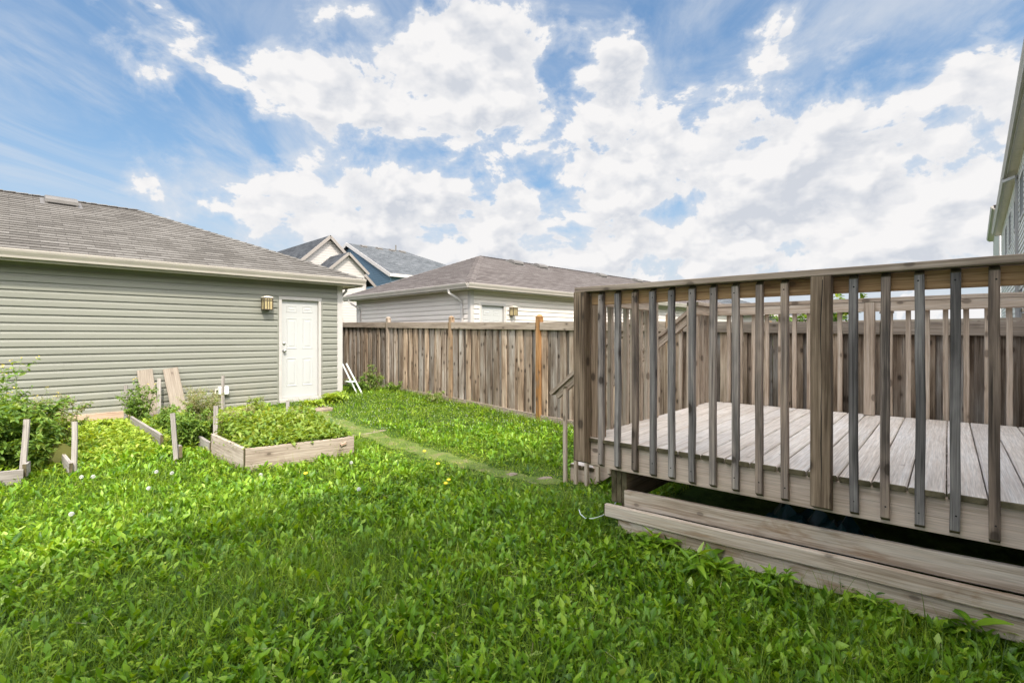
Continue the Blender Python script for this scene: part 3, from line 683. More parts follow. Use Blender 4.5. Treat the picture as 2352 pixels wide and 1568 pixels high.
# ---------------------------------------------------------------- houses in line with the viewer's own
HA = math.atan2(.736, .677); HX = np.array([.677, .736]); HD = np.array([.736, -.677])
def row_house(name, s0, s1, label, ze=5.8, wins=(), spout=None, doff=.85, depth=8.5, cat='house'):
    o = HX*s0+HD*doff; r = empty(name, (o[0], o[1], 0), HA, label, cat); L = s1-s0      # +y is the yard side
    zt = ze-.16
    w = MB(); w.box((0, -depth, -.1), (L, -.002, zt)); w.build('wall', M['housesiding'], r)
    s_ = MB(); siding(s_, lambda x, o_, z: (x, o_, z), .09, L-.09, .3, zt, .125, holes=[(a-s0, b-s0, c, d) for a, b, c, d in wins]); s_.build('siding', M['housesiding'], r)
    s_ = MB(); siding(s_, lambda x, o_, z: (L+o_, x, z), -depth+.05, -.09, .3, zt, .125); s_.build('siding', M['housesiding'], r)
    c = MB(); c.box((L-.09, .0005, .2), (L+.022, .022, zt)); c.box((L+.0005, -.09, .2), (L+.022, .0005, zt)); c.build('corner_trim', M['trim'], r)
    c = MB(); c.box((0, .0005, .2), (.09, .022, zt)); c.build('corner_trim', M['trim'], r)
    e = .31; ex0, ex1, ey0, ey1 = -.3, L+.3, -depth-.3, e-.08; h = (ey1-ey0)/2; zr = ze+h*.42; ym = (ey0+ey1)/2
    rf = MB(); roof_plane(rf, (ex1, ey1, ze), (ex0, ey1, ze), (ex1-h, ym, zr), (ex0+h, ym, zr), .17); roof_plane(rf, (ex0, ey0, ze), (ex1, ey0, ze), (ex0+h, ym, zr), (ex1-h, ym, zr), .17)
    roof_plane(rf, (ex1, ey0, ze), (ex1, ey1, ze), (ex1-h, ym, zr), (ex1-h+.001, ym, zr), .17); roof_plane(rf, (ex0, ey1, ze), (ex0, ey0, ze), (ex0+h, ym, zr), (ex0+h-.001, ym, zr), .17)
    rf.build('roof', M['shingle2'], r)
    so = MB(); so.box((ex0+.02, ey0+.03, zt+.004), (ex1-.02, ey1-.03, zt+.02)); so.build('soffit', M['soffit'], r)
    fa = MB(); fa.box((ex0, ey1-.029, zt-.02), (ex1, ey1-.01, ze-.01)); fa.box((ex1-.019, ey0+.03, zt-.02), (ex1, ey1-.031, ze-.01)); fa.build('fascia', M['gutter'], r)
    gutter_mb((ex0, ey1-.009, 0), (ex1, ey1-.009, 0), (0, 1, 0), ze-.005, .125, .09).build('gutter', M['gutter'], r)
    for a, b, c_, d_ in wins:
        a -= s0; b -= s0
        f = MB(); f.box((a, .0, c_), (a+.07, .03, d_)); f.box((b-.07, .0, c_), (b, .03, d_)); f.box((a+.071, .0, c_), (b-.071, .028, c_+.07)); f.box((a+.071, .0, d_-.07), (b-.071, .028, d_)); f.box(((a+b)/2-.02, .0, c_+.071), ((a+b)/2+.02, .024, d_-.071))
        wf = f.build('window', M['trim'], r)
        g = MB(); g.box((a+.071, -.001, c_+.071), (b-.071, .006, d_-.071)); g.build('pane', M['glass'], wf)
    if spout:
        x = spout-s0; d = downspout_mb([(x+.9, e-.05, ze-.13), (x+.9, e-.05, ze-.22), (x+.5, .16, ze-.27), (x+.05, .05, ze-.32), (x, .05, ze-.45), (x, .05, .3)], .075); d.build('downspout', M['trim'], r)
    return r
row_house('house', 8.6, 29.1, 'pale sided two storey house at the right edge with deep cream eave', wins=[(16.3, 17.5, 4.2, 5.3), (19.0, 20.0, 4.3, 5.2), (21.6, 22.8, 4.2, 5.3), (24.2, 25.4, 4.2, 5.3), (16.6, 18.0, 1.2, 2.6)], spout=18.1)
row_house('house', 31.2, 41.0, 'farther pale house whose eave corner shows past the big eave', ze=7.2)
row_house('house', -9.5, 7.0, 'pale two storey house standing right behind the viewer', ze=5.75, wins=[(-4, -2.6, 3.9, 5.1), (0, 1.4, 3.9, 5.1), (-4, -2.2, 1.2, 2.5)], doff=1.02)

# ---------------------------------------------------------------- side fence
def side_fence():
    r = empty('fence', (*FP, 0), -math.acos(.7105), 'tall weathered board fence running behind the deck to the garage', 'fence')
    zt = lambda x: 1.635-.0188*x
    zb = lambda x: float(np.interp(x, [-9, -4.88, -2.44, 0, 2.44, 8], [.12, .10, .05, -.05, -.10, -.10]))
    posts = [-9.76, -7.32, -4.88, -2.44, 0, 2.44, 4.88, 7.0]
    pm = {0: 'orangepost', -2.44: 'brownpost', 2.44: 'brownpost'}
    for i, x in enumerate(posts):
        p = MB(); w = .10 if x in (0, 2.44) else .092
        p.board((x, -.01, zb(x)-.1), (x, -.01, zt(x)+.105), w, w, (1, 0, 0), ch=.004, seg=4, jit=.002, r=.45)
        po = p.build('post', M[pm.get(x, 'fencerail')], r)
        c = MB(); z = zt(x)+.108; q = w/2+.002
        c.lathe((x, -.01, z), (0, 0, 1), [(-.012, q*1.30), (.002, q*1.34), (.014, q*1.22), (.030, q*.75), (.036, q*.2)], 4)
        for k in range(len(c.v)):
            vx, vy, vz = c.v[k]; dx, dy = vx-x, vy+.01; c.v[k] = (x+(dx-dy)*.7071, -.01+(dx+dy)*.7071, vz)
        c.build('post_cap', M[pm.get(x, 'fencerail')], po)
    for i in range(len(posts)-1):
        a, b = posts[i]+.05, posts[i+1]-.05
        ra = MB(); ra.board((a, -.045, zt(a)-.0625), (b, -.045, zt(b)-.0625), .125, .036, (0, 0, 1), seg=4, r=random.uniform(.2, .8)); ra.build('top_rail', M['fencerail'], r)
        ra = MB(); ra.board((a, 0, zt(a)+.004), (b, 0, zt(b)+.004), .12, .012, (0, 1, 0), seg=3, ch=.002, r=.6); ra.build('rail_cap', M['fencerail'], r)
        ra = MB(); ra.board((a, -.03, zb(a)+.04), (b, -.03, zb(b)+.04), .11, .030, (0, 0, 1), seg=3, r=.7); ra.build('bottom_rail', M['fencerail'], r)
        m = MB(); x = a+.03
        while x < b:                       # outer layer
            w = random.uniform(.125, .142)
            if x+w/2 > b+.06: break
            m.board((x+w/2-.02, -.012+random.uniform(-.002, .002), zb(x)-.02), (x+w/2-.02+random.uniform(-.006, .006), -.012+random.uniform(-.003, .003), zt(x)-.05), w, .016, (1, random.uniform(-.03, .03), 0), ch=.002, seg=4, jit=.0025)
            x += w+random.uniform(.062, .088)
        x = a-.03
        while x < b:                       # inner layer showing in the gaps
            w = .14; m.board((x+w/2, .022, zb(x)-.02), (x+w/2, .022, zt(x)-.04), w, .016, (1, 0, 0), ch=.002, seg=3, jit=.002); x += w+.004
        m.build('pickets', M['fence'], r)
side_fence()

# ---------------------------------------------------------------- deck
ZD, ZRB, ZC = .668, .462, 1.755
def deck():
    r = empty('deck', (*DO, 0), DA, 'raised grey timber deck with tall baluster railing and side stairs', 'deck')
    x0, x1 = .062, 3.10; y0, y1 = .016, 2.66
    k = 0; x = x0
    while x < x1:
        b = MB(); w = .138; zz = ZD-.015-.02*0
        b.board((x+w/2, y0-.004+random.uniform(-.004, .004), zz), (x+w/2, y1, zz), w, .030, (1, 0, 0), ch=.006, seg=5, jit=.001)
        b.build('deck_board', M['deck'], r); x += .144
    # frame
    f = MB(); zc = (ZD-.032+ZRB)/2; hh = ZD-.032-ZRB
    f.board((.10, .057, zc), (x1, .057, zc), hh, .038, (0, 0, 1), seg=4, jit=.001); f.build('rim_joist', M['rim'], r)
    f = MB(); f.board((.10+.019, .078, zc), (.10+.019, y1-.02, zc), hh, .038, (0, 0, 1), seg=3, jit=.0005); f.build('rim_joist', M['rim'], r)
    f = MB(); f.board((.14, y1-.03, zc), (x1, y1-.03, zc), hh, .038, (0, 0, 1), seg=3, jit=.0005); f.build('rim_joist', M['rim'], r)
    for yy in (.48, .88, 1.28, 1.68, 2.08, 2.4):
        f = MB(); f.board((.16, yy, zc), (x1, yy, zc), hh-.01, .038, (0, 0, 1), seg=2); f.build('joist', M['rim'], r)
    # front posts: the corner one and the middle one, outside the rim
    for (x, zb) in ((.075, .475), (1.575, .475)):
        p = MB(); p.board((x, -.008, zb), (x, -.008, ZC-.038), .092, .089, (1, 0, 0), ch=.004, seg=6, jit=.0015, r=.5)
        for i, (vx, vy, vz) in enumerate(p.v):      # chamfered foot
            if vz < zb+.05 and vy < -.03: p.v[i] = (vx, vy, vz+.028)
        po = p.build('railing_post', M['post'], r)
        k = MB(); wx = x+.004; pts = []
        for i in range(26):
            wx += random.uniform(-.0022, .0022); pts.append((wx, -.0525, zb+.10+i*(1.12/25)))
        k.tube(pts, [.0003+.0022*abs(math.sin(i*.21+.3)) for i in range(26)], 6); k.build('drying_crack', M['dark'], po)
    p = MB(); p.board((.155, .085, ZD+.001), (.155, .085, ZC-.04), .085, .085, (1, 0, 0), ch=.004, seg=4, r=.4); p.build('railing_post', M['post'], r)
    # balusters
    def bal(bx, by, zlo, zhi, nx=0, ny=-1, mt='baluster', w=.038):
        b = MB(); b.board((bx, by, zlo), (bx+random.uniform(-.003, .003), by, zhi), w, w, (1, 0, 0), ch=.0035, seg=6, jit=.0018, bow=random.uniform(-.004, .004))
        for i, (vx, vy, vz) in enumerate(b.v):      # both ends sawn at a slant towards the outside face
            o_ = (vx-bx)*nx+(vy-by)*ny
            if o_ > .006:
                if vz < zlo+.02: b.v[i] = (vx, vy, vz+.018)
                elif vz > zhi-.02: b.v[i] = (vx, vy, vz-.018)
        bo = b.build('baluster', M[mt], r)
        if mt == 'baluster':
            k = MB()
            for z in (zlo+.085, zhi-.055): k.lathe((bx+random.uniform(-.005, .005), by-w/2+.001, z+random.uniform(-.01, .01)), (0, -1, 0), [(0, .0042), (.0016, .0042), (.002, .003)], 8)
            k.build('screw_heads', M['dark'], bo)
    xs = [.217+.1306*i for i in range(10)]+[1.715+.1306*i for i in range(11)]
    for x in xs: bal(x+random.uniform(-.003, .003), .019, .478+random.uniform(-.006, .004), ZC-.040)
    c = MB(); c.board((.02, .04, ZC-.019), (x1, .04, ZC-.019), .14, .036, (0, 1, 0), seg=8, jit=.001, r=.5); c.build('cap_rail', M['cap'], r)
    c = MB(); c.board((.125, .058, ZC-.040-.045), (x1, .058, ZC-.040-.045), .088, .038, (0, 0, 1), seg=6, jit=.0008, r=.5); c.build('top_rail', M['warm'], r)
    # left side rail with the stair opening, and back rail
    for (a, b_) in ((.13, 1.19), (2.075, 2.70)):
        c = MB(); c.board((.075, a, ZC-.019), (.075, b_, ZC-.019), .12, .036, (1, 0, 0), seg=3, r=.4); c.build('cap_rail', M['backrail'], r)
        c = MB(); c.board((.098, a, ZC-.085), (.098, b_-.03, ZC-.085), .088, .038, (0, 0, 1), seg=3, r=.5); c.build('top_rail', M['backrail'], r)
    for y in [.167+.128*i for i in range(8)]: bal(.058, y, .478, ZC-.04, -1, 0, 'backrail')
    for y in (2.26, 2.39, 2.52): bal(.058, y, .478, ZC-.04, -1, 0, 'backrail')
    for y in (1.16, 2.11, 2.66):
        p = MB(); p.board((.06, y, .475), (.06, y, ZC-.038), .089, .089, (1, 0, 0), ch=.004, seg=4, r=.3); p.build('railing_post', M['backrail'], r)
    c = MB(); c.board((.14, 2.68, ZC-.019), (x1, 2.68, ZC-.019), .14, .036, (0, 1, 0), seg=6, r=.6); c.build('cap_rail', M['backrail'], r)
    c = MB(); c.board((.11, 2.635, ZC-.083), (x1, 2.635, ZC-.083), .088, .034, (0, 0, 1), seg=5, r=.5); c.build('top_rail', M['backrail'], r)
    p = MB(); p.board((1.53, 2.61, ZD+.001), (1.53, 2.61, ZC-.04), .082, .082, (1, 0, 0), ch=.004, seg=4, r=.7); p.build('railing_post', M['backrail'], r)
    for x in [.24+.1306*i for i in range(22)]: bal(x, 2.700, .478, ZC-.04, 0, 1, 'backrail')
    # beams and footings
    for x in (.32, 2.9):
        for i in range(3):
            b = MB(); xx = x+(i-1)*.0385
            b.board((xx, .085+.004*i, ZRB-.122), (xx, 2.5, ZRB-.122), .235, .037, (0, 0, 1), seg=2, r=.2+.2*i); b.build('beam', M['post'], r)
        for y in (.27, 2.3):
            b = MB(); b.board((x+.03, y, -.3), (x+.03, y, ZRB-.242), .14, .14, (1, 0, 0), seg=2, r=.5); b.build('footing_post', M['brownpost'], r)
    # loose skirt boards along the bottom
    def skirt(xa, xb, y, za0, za1, zb0, zb1, th=.036):
        b = MB(); b.board((xa, y, (za0+za1)/2), (xb, y, (zb0+zb1)/2), za1-za0, th, (0, 0, 1), ch=.006, seg=8, jit=.0025); b.build('skirt_board', M['skirt'], r)
    skirt(.245, 3.1, .030, .130, .218, .165, .29)
    skirt(.36, 3.1, .100, .205, .322, .25, .40)
    skirt(.34, 3.1, .055, .02, .128, .06, .165)
    # stairs on the left side
    ys = (1.20, 2.07); sl = .76
    for y in ys:
        s_ = MB()
        poly = [(.098, y, .66), (.098, y, .40), (-.60, y, -.11), (-.86, y, -.13), (-.86, y, .065), (-.60, y, .065)]
        poly = [(.098, y, .640), (.098, y, .40), (-.62, y, -.12), (-.85, y, -.12), (-.85, y, .05), (-.58, y, .05), (-.58, y, .245), (-.30, y, .245), (-.30, y, .44), (-.03, y, .44), (-.03, y, .635)]
        s_.prism([V(p) for p in poly], (0, .038, 0)); s_.build('stringer', M['rim'], r)
    for i, (xa, z) in enumerate(((-.16, .455), (-.43, .260), (-.70, .065))):
        for dx in (-.075, .072):
            t_ = MB(); t_.board((xa+dx, ys[0]-.02, z+.018-.0), (xa+dx, ys[1]+.058, z+.018), .139, .034, (1, 0, 0), ch=.005, seg=2); t_.build('stair_tread', M['deck'], r)
    for y, yo in ((1.155, -1), (2.135, 1)):
        h = MB(); h.board((.03, y, 1.60), (-.99, y, .79), .085, .038, (0, 0, 1), ch=.003, seg=3, r=.5); h.build('hand_rail', M['cap'], r)
        h = MB(); h.board((.03, y, 1.665), (-1.05, y, .80), .038, .089, (0, 0, 1), ch=.003, seg=3, r=.6); h.build('hand_rail', M['cap'], r)
        for bx in (-.857, -.73, -.602, -.473, -.345, -.217, -.09):
            zl = .36+sl*bx-.02 if bx > -.7 else -.12
            yb = y+yo*.038
            bal(bx, yb, max(zl, -.12), 1.57+.795*bx, 0, yo, 'backrail', .036)
deck()

# ---------------------------------------------------------------- small items round the deck
def deck_pt(x, y, z): q = np.array(DO)+DX*x+DN*y; return V(q[0], q[1], z)
mb = MB(); pts = []
for (px, py) in ((1417, 1150), (1410, 1160), (1399, 1174), (1382, 1184), (1362, 1190), (1345, 1190), (1333, 1180), (1330, 1170)):
    q = gp(px, py, .12 if px > 1400 else .10); pts.append(q)
mb.tube(pts, .0035, 6); tag(mb.build('string', M['string']), 'thin white string looped on the grass by the deck corner', 'string')
# crumpled tarp in the dark under the deck
mb = MB(); n = 14; vs = []
for i in range(n):
    for j in range(n):
        x, y = 1.0+i/(n-1)*.75, .5+j/(n-1)*.6; e = min(i, j, n-1-i, n-1-j)/3
        vs.append(deck_pt(x, y, .0+min(1, e)*(.13+.05*math.sin(i*1.7+j)+.05*math.cos(j*2.1-i*.6)+random.uniform(-.015, .015))))
mb.add(vs, [(i*n+j, i*n+j+1, (i+1)*n+j+1, (i+1)*n+j) for i in range(n-1) for j in range(n-1)])
tag(mb.build('tarp', M['tarp']), 'crumpled teal tarp in the dark space under the deck', 'tarp')

# ---------------------------------------------------------------- raised bed
N, Rr, Lf = V(-2.763, 5.20, 0), V(-1.87, 5.95, 0), V(-3.56, 5.93, 0); Bk = Lf+Rr-N
def raised_bed():
    c = (N+Rr+Lf+Bk)/4
    r = empty('raised_bed', (c.x, c.y, 0), 0, 'square raised planting box of pale boards filled with green leaves', 'planter')
    z = {0: .233, 1: .211, 2: .225, 3: .25}; cs = [N, Rr, Bk, Lf]
    for i in range(4):
        a, b = cs[i]-c, cs[(i+1) % 4]-c; za, zb = z[i], z[(i+1) % 4]; h = .232
        ax = (b-a).normalized(); inn = V(-ax.y, ax.x, 0)*.019
        a_, b_ = (a, b) if i % 2 == 0 else (a+ax*.04, b-ax*.04)
        m = MB(); m.board((a_.x+inn.x, a_.y+inn.y, za-h/2), (b_.x+inn.x, b_.y+inn.y, zb-h/2), h, .038, (0, 0, 1), ch=.003, seg=5, jit=.001); m.build('side_board', M['bed'], r)
        m = MB(); m.board((a_.x+inn.x*1.4, a_.y+inn.y*1.4, za-h-.020), (b_.x-ax.x*.05+inn.x*1.4, b_.y-ax.y*.05+inn.y*1.4, zb-h-.020), .034, .04, (0, 0, 1), ch=.003, seg=2); m.build('base_runner', M['bed'], r)
    s_ = MB(); q = [p-c for p in cs]; s_.prism([V(p.x*.95, p.y*.95, .03) for p in q], (0, 0, .12)); s_.build('soil', plain('bed_soil', (.045, .035, .022), .95, nz=.4, ns=20, bmp=.01), r)
    # the chip of pale wood screwed on the front board
    m = MB(); d = (Rr-N).normalized(); q = N-c+d*(Rr-N).length*.885; o_ = V(d.y, -d.x, 0)
    m.board(q+o_*.012-d*.035+V(0, 0, .135), q+o_*.012+d*.035+V(0, 0, .155), .03, .02, (0, 0, 1)); m.build('wood_block', M['newwood'], r)
raised_bed()

# ---------------------------------------------------------------- stakes, planks and leaning boards
def stake(bx, by, tx, ty, Y, w, label, mt='stake', zlean=0.):
    """upright scrap of wood, foot at px (bx, by), head at px (tx, ty), both at distance Y"""
    a = V((bx-1176)/F*Y, Y, CAMZ-(by-HZ)/F*Y); b = V((tx-1176)/F*Y, Y+zlean, CAMZ-(ty-HZ)/F*(Y+zlean))
    a.z = min(a.z, float(gh(a.x, a.y)))-.05
    o = MB(); c = V(a.x, a.y, 0)
    o.board(a-c, b-c, w, .022, (math.cos(A1*.3), math.sin(A1*.3), 0), ch=.002, seg=4, jit=.0015)
    ob = o.build('wooden_stake', M[mt]); ob.location = c
    return tag(ob, label, 'stake', 'weathered stakes round the old beds')
stake(49, 1090, 62.5, 962, 4.85, .048, 'grey stake leaning right at the far left bed corner')
stake(170, 1086, 172, 967, 5.05, .045, 'upright grey stake at the end of the long slanting plank')
stake(406, 1056, 396.5, 948, 5.45, .044, 'leaning brown grey stake in the middle of the weeds')
stake(494, 992, 496, 931, 6.15, .050, 'grey stake at the back left corner of the planter', zlean=.0)
stake(660, 966, 661, 920, 7.0, .046, 'short stake rising from the leaves inside the planter')
stake(510.5, 935, 512.6, 862, 8.6, .048, 'thin stake against the green wall left of the electrical box')
stake(289, 958, 289, 884, 7.9, .05, 'thin stake against the green wall left of both leaning boards')
stake(366, 918, 366, 868, 8.3, .05, 'thin stake against the wall between the two leaning boards')
def plank(name, a, b, h, th, label, mt='stake', cat='plank'):
    a, b = V(a), V(b); c = V((a.x+b.x)/2, (a.y+b.y)/2, 0); m = MB()
    m.board(a-c, b-c, h, th, (0, 0, 1), ch=.003, seg=5, jit=.002); o = m.build(name, M[mt]); o.location = c
    return tag(o, label, cat)
def px3(px, py, Y): return V((px-1176)/F*Y, Y, CAMZ-(py-HZ)/F*Y)
q = px3(54, 1078, 4.72); q2 = px3(-60, 1090, 4.5)
plank('bed_plank', q-V(0, 0, .065), q2-V(0, 0, .065), .135, .03, 'low grey plank edging the bed at the left edge of the photo')
plank('bed_plank', px3(56, 1068, 4.74)-V(0, 0, .05), px3(66, 1061, 4.95)-V(0, 0, .05), .12, .03, 'short plank end standing behind the leftmost grey plank')
plank('bed_plank', px3(163, 1064, 5.0)-V(0, 0, .055), px3(104, 990, 6.35)-V(0, 0, .055), .12, .03, 'long plank on edge slanting back from the upright stake')
plank('bed_plank', px3(302, 957, 7.55)-V(0, 0, .06), px3(372, 1000, 6.2)-V(0, 0, .06), .14, .034, 'plank on edge running from the wall into the middle weeds')
plank('bed_plank', px3(484, 1017, 5.95)-V(0, 0, .06), px3(455, 999, 6.35)-V(0, 0, .06), .13, .03, 'dark broken plank end left of the planter')
plank('bed_plank', px3(415, 1033, 5.46)-V(0, 0, .02), px3(410, 1030, 5.6)-V(0, 0, .02), .13, .03, 'short block beside the leaning stake in the weeds')
def wall_pt(t, out, z): q = np.array(G1)+U*t+W_*out; return V(q[0], q[1], z)
plank('base_board', wall_pt(-4.6, .035, .10), wall_pt(-3.05, .035, .095), .20, .03, 'pinkish new board lying along the foot of the green wall', 'newwood')
for t0, t1, zt, w, lb in ((-3.44, -3.36, .85, .21, 'leaning board on the green wall, the left one with a stained face'), (-3.085, -2.96, .86, .22, 'leaning board on the green wall, the right one tilted')):
    a = wall_pt(t1, .20, -.02); b = wall_pt(t0, .045, zt); c = V(a.x, a.y, 0); m = MB(); m.board(a-c, b-c, w, .02, (U[0], U[1], 0), ch=.002, seg=4, jit=.0015); o = m.build('leaning_board', M['plywood']); o.location = c
    tag(o, lb, 'board')

# ---------------------------------------------------------------- white folding chair round the garage corner
def stand():
    c = wall_pt(.16, .02, .16); r = empty('step_stool', c, A1, 'narrow white folding step stool leaning by the garage corner', 'step stool')
    for y in (-.10, .10):
        l = MB(); l.board((-.10, y, .66), (.26, y*1.2, -.02), .032, .018, (1, 0, 0), ch=.004); l.build('leg', M['plastic'], r)
    s_ = MB(); s_.board((-.03, 0, .26), (.12, 0, .26), .22, .02, (0, 1, 0), ch=.005); s_.build('step', M['plastic'], r)
stand()

# ---------------------------------------------------------------- paving fragments
for i, (px, py, sx, sy, lb) in enumerate(((714, 944, .42, .28, 'flat concrete pad in front of the white door'), (842, 992, .30, .09, 'sunken paving stone in the path beside the planter'),
                                          (1165, 1075, .13, .05, 'small paving stone at the middle of the path'), (1240, 1084, .18, .07, 'paving stone at the deck end of the path'))):
    q = gp(px, py, .04 if i == 0 else 0.); z = float(gh(q.x, q.y)); m = MB(); n = 14; d = R(30)
    prof = []
    for k in range(n):
        an = 2*math.pi*k/n; rr = (abs(math.cos(an))**6+abs(math.sin(an))**6)**(-1/6)*random.uniform(.86, 1.04); x, y = math.cos(an)*rr*sx, math.sin(an)*rr*sy
        prof.append(V(x*math.cos(A1)-y*math.sin(A1), x*math.sin(A1)+y*math.cos(A1), -.03))
    m.prism(prof, (0, 0, .040 if i == 0 else .034)); o = m.build('paving_stone', M['paver']); o.location = (q.x, q.y, z); tag(o, lb, 'paving stone')

# ---------------------------------------------------------------- foliage fields (numpy)
def mesh_np(name, verts, faces, rnd, material, parent=None, nper=4):
    me = bpy.data.meshes.new(name); nv, nf = len(verts), len(faces)
    me.vertices.add(nv); me.vertices.foreach_set('co', verts.astype('f').ravel())
    me.loops.add(nf*nper); me.loops.foreach_set('vertex_index', faces.astype('i').ravel())
    me.polygons.add(nf); me.polygons.foreach_set('loop_start', np.arange(0, nf*nper, nper, dtype='i'))
    me.polygons.foreach_set('use_smooth', np.ones(nf, bool))
    me.materials.append(material); a = me.attributes.new('rnd', 'FLOAT', 'POINT'); a.data.foreach_set('value', rnd.astype('f'))
    me.update(calc_edges=True); me.validate()
    o = bpy.data.objects.new(name, me); col.objects.link(o)
    if parent: o.parent = parent
    return o
def ribbons(pos, yaw, pitch, length, width, curl, prof, fold=.25, twist=None):
    """many leaves at once: three vertices across (edge, rib, edge), len(prof) stations along"""
    n = len(pos); k = len(prof); prof = np.array(prof)
    ts = np.linspace(0, 1, k)
    dx, dy = np.cos(yaw), np.sin(yaw)
    out = np.zeros((n, k, 3, 3))
    r_ = np.zeros(n); z_ = np.zeros(n); seg = length/(k-1)
    twist = np.zeros(n) if twist is None else twist
    for i in range(k):
        ang = pitch-curl*ts[i]
        if i: r_ = r_+np.cos(ang)*seg; z_ = z_+np.sin(ang)*seg
        sx, sy = -dy, dx; nx, ny, nz = -dx*np.sin(ang), -dy*np.sin(ang), np.cos(ang)
        ct, st = np.cos(twist), np.sin(twist)
        ax, ay, az = sx*ct+nx*st, sy*ct+ny*st, nz*st
        ex, ey, ez = nx*ct-sx*st, ny*ct-sy*st, nz*ct
        hw = width*prof[i]/2
        cx, cy, cz = pos[:, 0]+dx*r_, pos[:, 1]+dy*r_, pos[:, 2]+z_
        for j, s_ in enumerate((-1, 0, 1)):
            lift = fold*hw*abs(s_)
            out[:, i, j, 0] = cx+ax*hw*s_+ex*lift; out[:, i, j, 1] = cy+ay*hw*s_+ey*lift; out[:, i, j, 2] = cz+az*hw*s_+ez*lift
    V_ = out.reshape(-1, 3); base = (np.arange(n)*k*3)[:, None, None]
    i_, j_ = np.meshgrid(np.arange(k-1), np.arange(2), indexing='ij'); a = (i_*3+j_).reshape(1, -1, 1)
    f = base+a+np.array([0, 1, 4, 3]).reshape(1, 1, 4)
    return V_, f.reshape(-1, 4), k*3
def blades(pos, yaw, pitch, length, width, curl, k=4):
    n = len(pos); ts = np.linspace(0, 1, k); dx, dy = np.cos(yaw), np.sin(yaw); out = np.zeros((n, k, 2, 3))
    r_ = np.zeros(n); z_ = np.zeros(n); seg = length/(k-1)
    for i in range(k):
        ang = pitch-curl*ts[i]
        if i: r_ = r_+np.cos(ang)*seg; z_ = z_+np.sin(ang)*seg
        hw = width*(1-ts[i]**1.6*.93)/2
        for j, s_ in enumerate((-1, 1)):
            out[:, i, j, 0] = pos[:, 0]+dx*r_-dy*hw*s_; out[:, i, j, 1] = pos[:, 1]+dy*r_+dx*hw*s_; out[:, i, j, 2] = pos[:, 2]+z_
    base = (np.arange(n)*k*2)[:, None, None]; a = (np.arange(k-1)*2).reshape(1, -1, 1)
    f = base+a+np.array([0, 1, 3, 2]).reshape(1, 1, 4)
    return out.reshape(-1, 3), f.reshape(-1, 4), k*2
def join(parts):
    vs, fs, rs, b = [], [], [], 0
    for (v, f, r_) in parts: vs.append(v); fs.append(f+b); rs.append(r_); b += len(v)
    return np.concatenate(vs), np.concatenate(fs), np.concatenate(rs)
def rel(x, y, o, ax): return (x-o[0])*ax[0]+(y-o[1])*ax[1]
ca = np.array([-U[1], U[0]])
bedA = np.array([(N.x, N.y), (Rr.x, Rr.y), (Bk.x, Bk.y), (Lf.x, Lf.y)])
def in_quad(x, y, q):
    s_ = np.ones(np.shape(x), bool)
    for i in range(4):
        a, b = q[i], q[(i+1) % 4]; s_ &= ((b[0]-a[0])*(y-a[1])-(b[1]-a[1])*(x-a[0])) > 0
    return s_
def yard_ok(x, y):
    wall = rel(x, y, G1, W_); tw = rel(x, y, G1, U)
    ok = ((wall > .03) | (tw > .03)) & (wall > -4)
    ff = rel(x, y, FP, np.array([.7037, .7105])); ok &= ff < -.02
    hd = x*HD[0]+y*HD[1]; ok &= hd < .9
    dx_, dy_ = rel(x, y, DO, DX), rel(x, y, DO, DN); ok &= ~((dx_ > .20) & (dy_ > .13) & (dy_ < 2.6))
    ok &= ~in_quad(x, y, bedA)
    ok &= np.abs(x) < 1.05*y+2.6
    return ok
def scatter(n, x0, x1, y0, y1):
    x = rng.uniform(x0, x1, n); y = rng.uniform(y0, y1, n); m = yard_ok(x, y); return x[m], y[m]
def patch(x, y, s=1.): return .5+.25*(np.sin(x*1.3*s+2*np.sin(y*.9*s))+np.sin(y*1.7*s+1.3+2*np.sin(x*1.1*s)))
def bedzone(x, y):
    """the weedy old beds left of the planter, along the garage wall"""
    w = rel(x, y, G1, W_); t = rel(x, y, G1, U); return (w < 3.4) & (t < -1.7) & (t > -8)

